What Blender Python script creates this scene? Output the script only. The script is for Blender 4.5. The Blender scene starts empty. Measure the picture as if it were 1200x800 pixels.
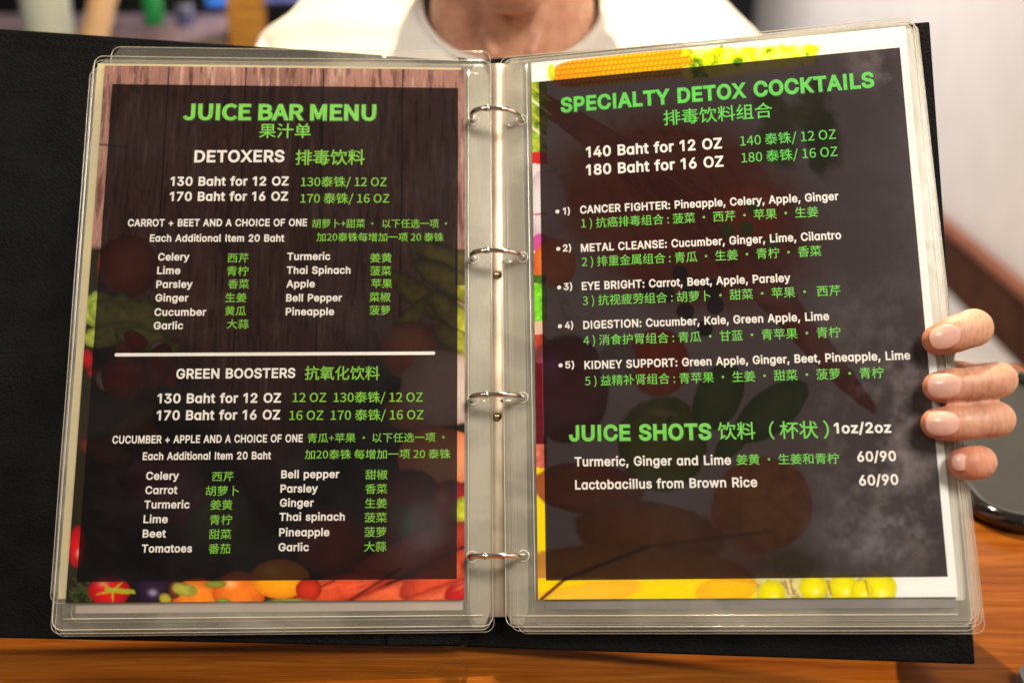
import bpy, bmesh, math, os, random
import numpy as np
from mathutils import Vector, Matrix
from mathutils.geometry import delaunay_2d_cdt

# ------------------------------------------------------------------ camera, world, lamps
SC = bpy.context.scene
COL = SC.collection
TABLE_Z = 0.750
PITCH = math.radians(19.7)
CAM = Vector((0.0, 0.0, TABLE_Z + 0.359))
cam_d = bpy.data.cameras.new('camera'); cam = bpy.data.objects.new('camera', cam_d); COL.objects.link(cam)
cam.location = CAM; cam.rotation_euler = (math.pi/2 - PITCH, 0, 0)
cam_d.lens = 39.0; cam_d.sensor_width = 36.0; cam_d.clip_start = 0.02; cam_d.clip_end = 100
cam_d.dof.use_dof = True; cam_d.dof.focus_distance = 0.592; cam_d.dof.aperture_fstop = 4.6
SC.camera = cam

world = bpy.data.worlds.new('World'); SC.world = world; world.use_nodes = True
wn = world.node_tree; bgn = wn.nodes['Background']
bgn.inputs[0].default_value = (1.0, 0.86, 0.70, 1); bgn.inputs[1].default_value = 0.12

def area_lamp(name, loc, target, size, power, col):
    d = bpy.data.lights.new(name, 'AREA'); d.shape = 'DISK'; d.size = size; d.energy = power; d.color = col
    o = bpy.data.objects.new(name, d); COL.objects.link(o); o.location = loc
    o.rotation_euler = (Vector(target) - Vector(loc)).to_track_quat('-Z', 'Y').to_euler()
    return o
# warm ceiling lamp beyond the binder, then added fill lamps without a known fixture
area_lamp('key_or_fill_lamp', (0.06, 1.535, 2.60), (0.0, 0.6, 0.8), 0.035, 88, (1.0, 0.78, 0.52))
area_lamp('key_or_fill_lamp', (0.66, -0.60, 2.50), (0.05, 0.6, 0.9), 0.60, 43, (1.0, 0.925, 0.84))  # added front fill from the right to brighten the pages
area_lamp('key_or_fill_lamp', (-1.7, -0.50, 2.50), (0.0, 0.6, 0.9), 0.50, 20, (1.0, 0.91, 0.80))  # added weaker front fill from the left
area_lamp('key_or_fill_lamp', (0.60, 4.4, 2.6), (1.3, 3.6, 0.8), 0.35, 70, (1.0, 0.95, 0.90))  # added to brighten the side wall, no such lamp known
area_lamp('key_or_fill_lamp', (0.40, 6.4, 2.6), (1.5, 6.5, 0.8), 0.35, 75, (1.0, 0.95, 0.90))  # second added light, for the far end of the side wall
area_lamp('downlight', (-0.02, -2.05, 2.6), (0.0, 0.6, 0.9), 0.03, 0.25, (1.0, 0.95, 0.88))
SC.view_settings.view_transform = 'Standard'; SC.view_settings.look = 'None'
SC.view_settings.exposure = 0.0; SC.view_settings.gamma = 1.0
SC.cycles.transparent_max_bounces = 24; SC.cycles.max_bounces = 8
SC.cycles.sample_clamp_indirect = 6.0
rnd = random.Random(5)
nrs = np.random.RandomState(11)

# ------------------------------------------------------------------ helpers
def tag(o, label=None, cat=None, group=None, kind=None):
    if label: o['label'] = label
    if cat: o['category'] = cat
    if group: o['group'] = group
    if kind: o['kind'] = kind
    return o

def link(o, parent=None):
    COL.objects.link(o)
    if parent is not None: o.parent = parent
    return o

def mesh_obj(name, verts, faces, mat=None, parent=None, smooth=False):
    me = bpy.data.meshes.new(name); me.from_pydata([tuple(v) for v in verts], [], [tuple(f) for f in faces])
    me.update()
    if mat is not None: me.materials.append(mat)
    if smooth: me.shade_smooth()
    return link(bpy.data.objects.new(name, me), parent)

def bm_obj(name, bm, mat=None, parent=None, smooth=False):
    me = bpy.data.meshes.new(name); bm.normal_update(); bm.to_mesh(me); bm.free()
    if mat is not None: me.materials.append(mat)
    if smooth: me.shade_smooth()
    return link(bpy.data.objects.new(name, me), parent)

def empty(name, loc=(0, 0, 0), mw=None):
    o = bpy.data.objects.new(name, None); o.empty_display_size = 0.02
    COL.objects.link(o)
    if mw is not None: o.matrix_world = mw
    else: o.location = loc
    return o

def lin(r, g, b):
    f = lambda c: (c/255/12.92 if c/255 <= 0.04045 else ((c/255 + 0.055)/1.055)**2.4)
    return (f(r), f(g), f(b))

SP, CP = math.sin(PITCH), math.cos(PITCH)
FPX = 1300.0
def ray(x, y):
    """direction of the sight line through a point measured on the photograph, unit forward depth"""
    dx, dy = (x - 600)/FPX, (y - 400)/FPX
    return Vector((dx, CP - dy*SP, -SP - dy*CP))
def at(x, y, depth): return CAM + ray(x, y)*depth
def on_z(x, y, z):
    d = ray(x, y); return CAM + d*((z - CAM.z)/d.z)
def on_plane(x, y, p0, n):
    d = ray(x, y); return CAM + d*((p0 - CAM).dot(n)/d.dot(n))

class Nodes:
    def __init__(s, name):
        s.m = bpy.data.materials.new(name); s.m.use_nodes = True
        s.t = s.m.node_tree; s.t.nodes.clear()
        s.out = s.t.nodes.new('ShaderNodeOutputMaterial')
    def n(s, typ, **kw):
        nd = s.t.nodes.new(typ)
        for k, v in kw.items():
            if k.startswith('i_'): 
                key = k[2:]
                nd.inputs[int(key) if key.isdigit() else key.replace('_', ' ')].default_value = v
            else: setattr(nd, k, v)
        return nd
    def l(s, a, b): s.t.links.new(a, b)
    def coords(s, scale=(1, 1, 1), rot=(0, 0, 0), src='Object'):
        tc = s.n('ShaderNodeTexCoord'); mp = s.n('ShaderNodeMapping')
        mp.inputs['Scale'].default_value = scale; mp.inputs['Rotation'].default_value = rot
        s.l(tc.outputs[src], mp.inputs[0]); return mp.outputs[0]
    def noise(s, co, scale, detail=4, rough=0.5, dist=0.0):
        nd = s.n('ShaderNodeTexNoise'); nd.inputs['Scale'].default_value = scale
        nd.inputs['Detail'].default_value = detail; nd.inputs['Roughness'].default_value = rough
        nd.inputs['Distortion'].default_value = dist
        s.l(co, nd.inputs['Vector']); return nd.outputs['Fac']
    def ramp(s, fac, stops, interp='LINEAR'):
        r = s.n('ShaderNodeValToRGB'); r.color_ramp.interpolation = interp
        e = r.color_ramp.elements
        while len(e) < len(stops): e.new(0.5)
        for k, (p, c) in enumerate(stops):
            e[k].position = p; e[k].color = (*c, 1) if len(c) == 3 else c
        s.l(fac, r.inputs[0]); return r.outputs[0]
    def maprange(s, v, a, b, c, d):
        m = s.n('ShaderNodeMapRange'); s.l(v, m.inputs[0])
        for k, x in zip((1, 2, 3, 4), (a, b, c, d)): m.inputs[k].default_value = x
        return m.outputs[0]
    def principled(s, base=None, rough=0.5, **kw):
        p = s.n('ShaderNodeBsdfPrincipled')
        if base is not None:
            if hasattr(base, 'links'): s.l(base, p.inputs['Base Color'])
            else: p.inputs['Base Color'].default_value = (*base, 1)
        if hasattr(rough, 'links'): s.l(rough, p.inputs['Roughness'])
        else: p.inputs['Roughness'].default_value = rough
        for k, v in kw.items():
            key = k.replace('_', ' ')
            if hasattr(v, 'links'): s.l(v, p.inputs[key])
            else: p.inputs[key].default_value = v
        return p
    def bump(s, h, strength, dist, prev=None):
        b = s.n('ShaderNodeBump'); b.inputs['Strength'].default_value = strength
        b.inputs['Distance'].default_value = dist; s.l(h, b.inputs['Height'])
        if prev is not None: s.l(prev, b.inputs['Normal'])
        return b.outputs[0]
    def done(s, shader):
        s.l(shader.outputs[0] if hasattr(shader, 'outputs') else shader, s.out.inputs[0]); return s.m

# ------------------------------------------------------------------ materials
def m_plain(name, col, rough=0.5, var=0.12, scale=30, bump=0.0, **kw):
    s = Nodes(name); co = s.coords(); f = s.noise(co, scale, 5)
    c = s.ramp(f, [(0.3, tuple(v*(1 - var) for v in col)), (0.7, tuple(min(1, v*(1 + var)) for v in col))])
    p = s.principled(c, rough, **kw)
    if bump: s.l(s.bump(f, bump, 0.001), p.inputs['Normal'])
    return s.done(p)

def m_leather():
    s = Nodes('black_leather'); co = s.coords()
    v = s.n('ShaderNodeTexVoronoi'); v.inputs['Scale'].default_value = 620
    w = s.n('ShaderNodeTexNoise'); w.inputs['Scale'].default_value = 260; s.l(co, w.inputs['Vector'])
    mx = s.n('ShaderNodeMixRGB'); mx.inputs[0].default_value = 0.004; s.l(co, mx.inputs[1]); s.l(w.outputs['Color'], mx.inputs[2])
    s.l(mx.outputs[0], v.inputs['Vector'])
    f2 = s.noise(co, 45, 5); f3 = s.noise(co, 9, 3)
    c = s.ramp(f2, [(0.3, (0.002, 0.002, 0.002)), (0.75, (0.006, 0.0058, 0.005))])
    r = s.maprange(f3, 0.3, 0.7, 0.45, 0.62)
    p = s.principled(c, r, Specular_IOR_Level=0.06)
    b = s.bump(v.outputs['Distance'], 0.55, 0.0006); b2 = s.bump(f2, 0.35, 0.0012, b)
    s.l(b2, p.inputs['Normal']); return s.done(p)

def m_film(name, haze, tint, rough=0.10, gloss=0.06, wav=0.25, smudge=0.0):
    """thin clear plastic: see-through, a weak sheen and a little milkiness"""
    s = Nodes(name); co = s.coords()
    tr = s.n('ShaderNodeBsdfTransparent'); tr.inputs[0].default_value = (0.985, 0.985, 0.98, 1)
    di = s.n('ShaderNodeBsdfDiffuse'); di.inputs[0].default_value = (*tint, 1)
    gl = s.n('ShaderNodeBsdfGlossy'); gl.inputs[0].default_value = (1, 1, 1, 1); gl.inputs['Roughness'].default_value = rough
    big = s.noise(co, 14, 4, 0.55, 0.6); fine = s.noise(co, 90, 5, 0.6)
    if wav:
        b = s.bump(big, wav, 0.004); b = s.bump(fine, 0.05, 0.0008, b); s.l(b, gl.inputs['Normal'])
    m1 = s.n('ShaderNodeMixShader')
    if smudge:
        st = s.n('ShaderNodeMapping'); st.inputs['Scale'].default_value = (1.0, 1.5, 1)
        s.l(co, st.inputs[0]); n3 = s.noise(st.outputs[0], 11, 7, 0.62, 0.8)
        hz = s.maprange(n3, 0.48, 0.78, haze, haze + smudge); s.l(hz, m1.inputs[0])
    else: m1.inputs[0].default_value = haze
    s.l(tr.outputs[0], m1.inputs[1]); s.l(di.outputs[0], m1.inputs[2])
    fr = s.n('ShaderNodeFresnel'); fr.inputs['IOR'].default_value = 1.45
    mul = s.n('ShaderNodeMath', operation='MULTIPLY'); s.l(fr.outputs[0], mul.inputs[0]); mul.inputs[1].default_value = gloss/0.04
    m2 = s.n('ShaderNodeMixShader'); s.l(mul.outputs[0], m2.inputs[0])
    s.l(m1.outputs[0], m2.inputs[1]); s.l(gl.outputs[0], m2.inputs[2])
    return s.done(m2)

def m_wood(name, dark, mid, light, rot=(0, 0, 0), sc=1.0):
    s = Nodes(name); co = s.coords((0.9*sc, 14*sc, 14*sc), rot)
    n1 = s.noise(co, 3.2, 8, 0.6, 1.2); co2 = s.coords((3*sc, 90*sc, 90*sc), rot); n2 = s.noise(co2, 5, 4, 0.6)
    co3 = s.coords((1, 1, 1)); n3 = s.noise(co3, 3.5, 3)
    c1 = s.ramp(n1, [(0.30, dark), (0.48, mid), (0.70, light)])
    mul = s.n('ShaderNodeMixRGB', blend_type='MULTIPLY'); mul.inputs[0].default_value = 0.55
    s.l(c1, mul.inputs[1]); s.l(s.ramp(n2, [(0.35, (0.55, 0.5, 0.45)), (0.6, (1, 1, 1))]), mul.inputs[2])
    m2 = s.n('ShaderNodeMixRGB', blend_type='MULTIPLY'); m2.inputs[0].default_value = 0.6
    s.l(mul.outputs[0], m2.inputs[1]); s.l(s.ramp(n3, [(0.3, (0.65, 0.6, 0.55)), (0.7, (1, 1, 1))]), m2.inputs[2])
    p = s.principled(m2.outputs[0], s.maprange(n1, 0.3, 0.7, 0.13, 0.20), Specular_IOR_Level=0.10)
    s.l(s.bump(n2, 0.12, 0.0006), p.inputs['Normal']); return s.done(p)

def m_skin():
    s = Nodes('skin'); co = s.coords()
    n1 = s.noise(co, 38, 4, 0.55); n3 = s.noise(co, 160, 3)
    cw = s.coords((620, 150, 150)); n4 = s.noise(cw, 1.0, 4, 0.6, 0.4)
    c = s.ramp(n1, [(0.30, (0.44, 0.195, 0.115)), (0.5, (0.54, 0.275, 0.175)), (0.72, (0.61, 0.34, 0.215))])
    a = s.n('ShaderNodeAttribute', attribute_name='flush')
    mx = s.n('ShaderNodeMixRGB'); s.l(a.outputs['Fac'], mx.inputs[0]); s.l(c, mx.inputs[1]); mx.inputs[2].default_value = (0.60, 0.17, 0.085, 1)
    m2 = s.n('ShaderNodeMixRGB', blend_type='MULTIPLY'); m2.inputs[0].default_value = 1; s.l(mx.outputs[0], m2.inputs[1])
    s.l(s.ramp(n4, [(0.36, (0.80, 0.74, 0.70)), (0.52, (1, 1, 1))]), m2.inputs[2])
    p = s.principled(m2.outputs[0], 0.46, Subsurface_Weight=0.22, Subsurface_Scale=0.004)
    p.inputs['Subsurface Radius'].default_value = (1.0, 0.35, 0.2)
    wv = s.n('ShaderNodeTexVoronoi'); wv.inputs['Scale'].default_value = 1300; s.l(co, wv.inputs['Vector'])
    b = s.bump(n3, 0.35, 0.0012); b = s.bump(n4, 0.5, 0.0006, b); b = s.bump(wv.outputs['Distance'], 0.22, 0.0003, b); s.l(b, p.inputs['Normal'])
    return s.done(p)

def m_print(name):
    """printed paper, its flat picture carried by the colour layer of the sheet plus fine print grain"""
    s = Nodes(name)
    a = s.n('ShaderNodeAttribute', attribute_name='ink'); co = s.coords()
    n = s.noise(co, 900, 3, 0.7)
    mx = s.n('ShaderNodeMixRGB', blend_type='MULTIPLY'); mx.inputs[0].default_value = 1.0
    s.l(a.outputs['Color'], mx.inputs[1]); s.l(s.ramp(n, [(0.3, (0.86, 0.86, 0.86)), (0.7, (1, 1, 1))]), mx.inputs[2])
    return s.done(s.principled(mx.outputs[0], 0.6, Specular_IOR_Level=0.04))

M_LEATHER = m_leather()
M_THREAD = m_plain('black_thread', (0.008, 0.008, 0.007), 0.9, 0.3, 500, Specular_IOR_Level=0.03)
M_PAPER = m_plain('white_paper', (0.80, 0.78, 0.72), 0.7, 0.03, 40)
M_CREAM = m_plain('cream_paper', (0.72, 0.62, 0.36), 0.7, 0.06, 30)
M_GREYPAPER = m_plain('grey_print_paper', (0.22, 0.20, 0.20), 0.7, 0.5, 25)
M_PALEPAPER = m_plain('pale_rose_paper', (0.62, 0.50, 0.44), 0.7, 0.15, 25)
M_FILM = m_film('clear_film', 0.001, (0.85, 0.82, 0.78), 0.14, 0.036, 0.14, 0.014)
M_FILM2 = m_film('milky_film', 0.080, (0.86, 0.79, 0.63), 0.22, 0.05, 0.2, 0.20)
M_STRIP = m_film('punched_strip_film', 0.20, (0.93, 0.85, 0.66), 0.2, 0.05, 0.2, 0.2)
M_WELD = m_film('film_weld', 0.58, (0.90, 0.84, 0.66), 0.15, 0.12, 0.0)
M_STEEL = m_plain('ring_steel', (0.78, 0.74, 0.70), 0.13, 0.05, 60, Metallic=1.0)
M_OLDSTEEL = m_plain('worn_spine_steel', (0.46, 0.37, 0.26), 0.35, 0.25, 60, bump=0.1, Metallic=0.7)
M_WHITEINK = m_plain('white_ink', (0.86, 0.80, 0.72), 0.6, 0.04, 400)
M_SKIN = m_skin()
M_NAIL = m_plain('fingernail', (0.70, 0.41, 0.33), 0.20, 0.12, 120, Subsurface_Weight=0.2, Subsurface_Scale=0.002)
def m_ink(name, c): return m_plain(name, c, 0.6, 0.10, 300)
INKS = {'w': M_WHITEINK,
        'g': m_ink('leaf_green_ink', lin(128, 196, 48)),
        't': m_ink('title_green_ink', lin(128, 206, 76)),
        's': m_ink('bright_green_ink', lin(98, 202, 76)),
        'h': m_ink('grass_green_ink', lin(118, 206, 78)),
        'k': m_ink('black_ink', (0.012, 0.010, 0.008)),
        'd': m_ink('dark_green_ink', (0.010, 0.022, 0.006))}

# ------------------------------------------------------------------ table, floor, walls
def box(bm, x0, x1, y0, y1, z0, z1):
    vs = [bm.verts.new(p) for p in ((x0, y0, z0), (x1, y0, z0), (x1, y1, z0), (x0, y1, z0), (x0, y0, z1), (x1, y0, z1), (x1, y1, z1), (x0, y1, z1))]
    for f in ((3, 2, 1, 0), (4, 5, 6, 7), (0, 1, 5, 4), (1, 2, 6, 5), (2, 3, 7, 6), (3, 0, 4, 7)): bm.faces.new([vs[i] for i in f])
def box_obj(name, dims, mat, parent=None, bevel=0.0, seg=2):
    bm = bmesh.new(); box(bm, *dims)
    if bevel: bmesh.ops.bevel(bm, geom=bm.edges[:], offset=bevel, segments=seg, affect='EDGES', profile=0.5)
    return bm_obj(name, bm, mat, parent, smooth=False)

M_TABLE = m_wood('varnished_table_wood', (0.12, 0.030, 0.003), (0.20, 0.058, 0.006), (0.27, 0.090, 0.010), (0, 0, 0.04), 2.6)
M_BASE = m_plain('baseboard_wood', (0.062, 0.021, 0.009), 0.8, 0.35, 9, Specular_IOR_Level=0.08)
M_BASETOP = m_plain('baseboard_lit_ledge_wood', (0.23, 0.080, 0.045), 0.7, 0.15, 20, Specular_IOR_Level=0.15)  # lighter than the board: light on the top face put into the colour
M_WALL = m_plain('pale_plaster', (0.66, 0.62, 0.60), 0.8, 0.035, 6, bump=0.05)
M_DARKWALL = m_plain('dark_shop_wall', (0.012, 0.010, 0.022), 0.7, 0.3, 3)
s = Nodes('pale_floor_tile'); co = s.coords()
br = s.n('ShaderNodeTexBrick'); br.offset = 0; s.l(co, br.inputs[0]); br.inputs['Scale'].default_value = 1.0
br.inputs['Color1'].default_value = (0.50, 0.45, 0.42, 1); br.inputs['Color2'].default_value = (0.53, 0.48, 0.45, 1); br.inputs['Mortar'].default_value = (0.3, 0.27, 0.25, 1)
br.inputs['Brick Width'].default_value = 0.6; br.inputs['Row Height'].default_value = 0.6; br.inputs['Mortar Size'].default_value = 0.004
M_FLOOR = s.done(s.principled(br.outputs[0], 0.4))

fl = box_obj('floor', (-5, 2.6, -2.0, 10.2, -0.05, 0.0), M_FLOOR); tag(fl, kind='structure')
# side wall runs away from the viewer slightly to the right
YAW = math.radians(4.76); WD = 1.20
wall = empty('side_wall', mw=Matrix.Rotation(-YAW, 4, 'Z')); tag(wall, kind='structure')
box_obj('plaster', (WD, WD + 0.12, -1.0, 9.6, 0.0, 2.75), M_WALL, wall)
tb = empty('baseboard', mw=Matrix.Rotation(-YAW, 4, 'Z'))
tag(tb, 'dark brown wooden baseboard with a reddish ledge along the pale side wall', 'baseboard')
box_obj('board', (WD - 0.030, WD - 0.001, -1.0, 9.6, 0.001, 0.184), M_BASE, tb, 0.002)
box_obj('ledge', (WD - 0.042, WD - 0.001, -1.0, 9.6, 0.186, 0.210), M_BASETOP, tb, 0.004)
bw = box_obj('back_wall', (-5, 2.2, 9.7, 9.82, 0, 2.75), M_DARKWALL); tag(bw, kind='structure')

table = empty('dining_table', (0, 0, TABLE_Z))
tag(table, 'orange brown varnished wooden table that the menu binder stands on', 'table')
box_obj('tabletop', (-0.95, 0.462, 0.12, 0.945, -0.032, 0.0), M_TABLE, table, 0.003)
box_obj('apron', (-0.89, 0.41, 0.18, 0.89, -0.10, -0.0325), M_TABLE, table, 0.002)
for lx, ly in ((-0.90, 0.17), (0.36, 0.17), (-0.90, 0.84), (0.36, 0.84)):
    box_obj('leg', (lx, lx + 0.06, ly, ly + 0.06, -TABLE_Z + 0.001, -0.101), M_TABLE, table, 0.004)
# knot in the table wood: thin inlay ring
kp = on_z(528, 784, TABLE_Z)
bm = bmesh.new(); n = 40; rr = []
for k in range(n):
    a = k*2*math.pi/n; w = 1 + 0.05*math.sin(3*a) + 0.05*math.sin(7*a + 1)
    rr.append((bm.verts.new((kp.x + 0.0086*w*math.cos(a), kp.y + 0.0065*w*math.sin(a), 0.0003)),
               bm.verts.new((kp.x + 0.0081*w*math.cos(a), kp.y + 0.0061*w*math.sin(a), 0.0003))))
for k in range(n):
    a, b = rr[k], rr[(k+1) % n]; bm.faces.new((a[0], b[0], b[1], a[1]))
bm_obj('wood_knot', bm, m_plain('knot_brown', (0.16, 0.05, 0.015), 0.4, 0.3, 300), table)

# ------------------------------------------------------------------ page frames (measured)
L_INV = np.array([[0.48810709, 0.035776153, -62.791936], [-0.006327471, 0.53403855, -40.34269], [-3.4760387e-05, 0.00016947409, 1.0]])
R_INV = np.array([[0.56595193, -0.0072268489, -351.77029], [0.059235492, 0.60406426, -81.574849], [0.00018524002, 0.00020129622, 1.0]])
def frame(e1, nrm, t):
    e1 = Vector(e1).normalized(); n = Vector(nrm); n = (n - e1*n.dot(e1)).normalized(); up = n.cross(e1)
    o = CAM + Vector(t)*0.001
    m = Matrix(((e1.x, up.x, n.x, o.x), (e1.y, up.y, n.y, o.y), (e1.z, up.z, n.z, o.z), (0, 0, 0, 1)))
    return m, e1, up, n, o
FL = frame((0.999081, 0.0398597, -0.0157392), (0.0422, -0.851115, 0.52328), (-234.421, 654.999, -65.9174))
FR = frame((0.981039, -0.159708, 0.109796), (-0.193642, -0.831221, 0.521128), (11.1037, 658.228, -64.7983))
WL, HL_, WR, HR_ = 207.2, 301.0, 206.6, 301.9
MM = 0.001

def rounded_rect(u0, u1, v0, v1, r, seg=6, corners=(1, 1, 1, 1)):
    """outline in page millimetres, v downward; corners TL TR BR BL"""
    pts = []
    for (cx, cy, a0, on) in ((u0 + r, v0 + r, 180, corners[0]), (u1 - r, v0 + r, 270, corners[1]), (u1 - r, v1 - r, 0, corners[2]), (u0 + r, v1 - r, 90, corners[3])):
        for k in range(seg + 1):
            a = math.radians(a0 + 90*k/seg)
            pts.append((cx + r*math.cos(a), cy + r*math.sin(a)))
    return pts

def sheet_grid(name, u0, u1, v0, v1, r, z, mat, parent, warp=None, nu=36, nv=48, skew=0.0, thick=0.0):
    """a rounded sheet as a fine grid so that it can bow"""
    verts, faces = [], []
    for j in range(nv + 1):
        v = v0 + (v1 - v0)*j/nv
        dv = min(v - v0, v1 - v); ins = 0 if dv >= r else r - math.sqrt(max(0, r*r - (r - dv)**2))
        for i in range(nu + 1):
            u = (u0 + ins) + (u1 - u0 - 2*ins)*i/nu
            zz = z + (warp(u, v) if warp else 0)
            verts.append(((u + skew*v)*MM, -v*MM, zz*MM))
    for j in range(nv):
        for i in range(nu):
            a = j*(nu + 1) + i; faces.append((a, a + nu + 1, a + nu + 2, a + 1))
    return mesh_obj(name, verts, faces, mat, parent, smooth=True)

def tube(bm, pts, r, seg=6, closed=False, cap=True):
    pts = [Vector(p) for p in pts]; n = len(pts); rings = []; prev = None
    for k in range(n):
        if closed: t = pts[(k+1) % n] - pts[k-1]
        else: t = pts[min(k+1, n-1)] - pts[max(k-1, 0)]
        t.normalize()
        if prev is None:
            a = Vector((0, 0, 1)) if abs(t.z) < 0.9 else Vector((1, 0, 0)); x = t.cross(a).normalized()
        else: x = (prev - t*prev.dot(t)).normalized()
        prev = x; y = t.cross(x)
        rk = r[k] if hasattr(r, '__len__') else r
        rings.append([bm.verts.new(pts[k] + (x*math.cos(q*2*math.pi/seg) + y*math.sin(q*2*math.pi/seg))*rk) for q in range(seg)])
    m = n if closed else n - 1
    for k in range(m):
        A, B = rings[k], rings[(k+1) % n]
        for q in range(seg): bm.faces.new((A[q], A[(q+1) % seg], B[(q+1) % seg], B[q]))
    if not closed and cap:
        bm.faces.new(rings[0][::-1]); bm.faces.new(rings[-1])

def weld_loop(name, u0, u1, v0, v1, r, z, parent, rad=0.2, skew=0.0, mat=None, warp=None):
    pts = rounded_rect(u0, u1, v0, v1, r)
    dense = []
    for k in range(len(pts)):
        a, b = pts[k], pts[(k+1) % len(pts)]; L = math.dist(a, b); m = max(1, int(L/12))
        for q in range(m): dense.append((a[0] + (b[0]-a[0])*q/m, a[1] + (b[1]-a[1])*q/m))
    bm = bmesh.new()
    tube(bm, [((u + skew*v)*MM, -v*MM, (z + (warp(u, v) if warp else 0))*MM) for u, v in dense], rad*MM, 6, True)
    return bm_obj(name, bm, mat or M_WELD, parent, True)

# ------------------------------------------------------------------ the printed pictures
def vnoise(X, Y, scale, seed=0, octs=4, sx=1.0, sy=1.0):
    rs = np.random.RandomState(seed + 100); T = rs.rand(256, 256); out = np.zeros_like(X); amp = 1; tot = 0
    x = X/scale*sx + 1000; y = Y/scale*sy + 1000
    for o in range(octs):
        xi = np.floor(x).astype(int); yi = np.floor(y).astype(int); fx = x - xi; fy = y - yi
        fx = fx*fx*(3 - 2*fx); fy = fy*fy*(3 - 2*fy)
        g = lambda i, j: T[(xi + i) % 256, (yi + j) % 256]
        out += amp*((g(0, 0)*(1-fx) + g(1, 0)*fx)*(1-fy) + (g(0, 1)*(1-fx) + g(1, 1)*fx)*fy)
        tot += amp; amp *= 0.55; x = x*2.03 + 17; y = y*2.03 + 31
    return out/tot

class Print:
    def __init__(s, X, Y, base): s.X, s.Y = X, Y; s.C = np.ones((len(X), 3))*np.array(base)
    def mix(s, m, col): s.C += (np.array(col) - s.C)*m[:, None]
    def shape(s, cx, cy, rx, ry, ang=0):
        a = math.radians(ang); dx, dy = s.X - cx, s.Y - cy
        p = dx*math.cos(a) + dy*math.sin(a); q = -dx*math.sin(a) + dy*math.cos(a)
        return p/rx, q/ry
    def ell(s, cx, cy, rx, ry, ang, col, edge=None, soft=1.2, wob=0.0, hi=None, hip=(-0.3, -0.4), tex=0.15, seed=1, alpha=1.0):
        p, q = s.shape(cx, cy, rx, ry, ang); d = np.sqrt(p*p + q*q)
        if wob: d = d + wob*(vnoise(s.X, s.Y, 18, seed, 3) - 0.5)*2
        if min(rx, ry) > 12: d = d + 0.05*(vnoise(s.X, s.Y, 11, seed + 50, 3) - 0.5)*2; soft = max(soft, 0.07*min(rx, ry))
        m = np.clip((1 - d)*min(rx, ry)/soft, 0, 1)*alpha
        col = np.array(lin(*col)); c = np.ones((len(s.X), 3))*col
        if edge is not None:
            w = np.clip(d, 0, 1)**2.5; c = c*(1-w[:, None]) + np.array(lin(*edge))*w[:, None]
        if tex: c = c*(1 + tex*2*(vnoise(s.X, s.Y, 9, seed + 7, 4) - 0.5))[:, None]
        if hi is not None:
            h = np.exp(-(((p - hip[0])/0.22)**2 + ((q - hip[1])/0.18)**2)); c = c*(1-0.8*h[:, None]) + np.array(lin(*hi))*0.8*h[:, None]
        s.C = s.C*(1 - m[:, None]) + c*m[:, None]
    def line(s, x0, y0, x1, y1, w, col, alpha=1.0, w2=None):
        dx, dy = x1-x0, y1-y0; L2 = dx*dx + dy*dy
        t = np.clip(((s.X-x0)*dx + (s.Y-y0)*dy)/L2, 0, 1); d = np.hypot(s.X-x0-t*dx, s.Y-y0-t*dy)
        ww = w if w2 is None else w + (w2-w)*t
        s.mix(np.clip(ww/2 + 0.5 - d, 0, 1)*alpha, lin(*col))

def grid_lines(a, b, step, cuts):
    g = list(np.arange(a, b, step)) + [b]
    g = [x for x in g if all(abs(x - c) > step*0.45 for c in cuts)]
    for c in cuts: g += [c - 0.03, c + 0.03]
    return np.array(sorted(g))

def to_px(INV, U, V):
    H = np.linalg.inv(INV); w = H[2, 0]*U + H[2, 1]*V + H[2, 2]
    return (H[0, 0]*U + H[0, 1]*V + H[0, 2])/w, (H[1, 0]*U + H[1, 1]*V + H[1, 2])/w

def picture_mesh(name, W, H, panel, INV, paint, mat, parent):
    us = grid_lines(0, W, 0.62, panel[:2]); vs = grid_lines(0, H, 0.62, panel[2:])
    U, V = np.meshgrid(us, vs); sh = U.shape; U, V = U.ravel(), V.ravel(); X, Y = to_px(INV, U, V)
    inside = (U > panel[0]) & (U < panel[1]) & (V > panel[2]) & (V < panel[3])
    C = np.clip(paint(U, V, X, Y, inside), 0.001, 0.95)
    nr, nc = sh; idx = np.arange(nr*nc).reshape(nr, nc)
    q = np.stack([idx[:-1, :-1], idx[1:, :-1], idx[1:, 1:], idx[:-1, 1:]], -1).reshape(-1, 4)
    me = bpy.data.meshes.new(name)
    me.vertices.add(len(U)); me.vertices.foreach_set('co', np.stack([U*MM, -V*MM, 0*U], -1).astype(np.float32).ravel())
    me.loops.add(q.size); me.loops.foreach_set('vertex_index', q.ravel().astype(np.int32))
    me.polygons.add(len(q)); me.polygons.foreach_set('loop_start', np.arange(0, q.size, 4, dtype=np.int32))
    me.update(calc_edges=True)
    ca = me.color_attributes.new('ink', 'FLOAT_COLOR', 'POINT')
    ca.data.foreach_set('color', np.concatenate([C, np.ones((len(C), 1))], 1).astype(np.float32).ravel())
    me.materials.append(mat)
    return link(bpy.data.objects.new(name, me), parent)

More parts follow.
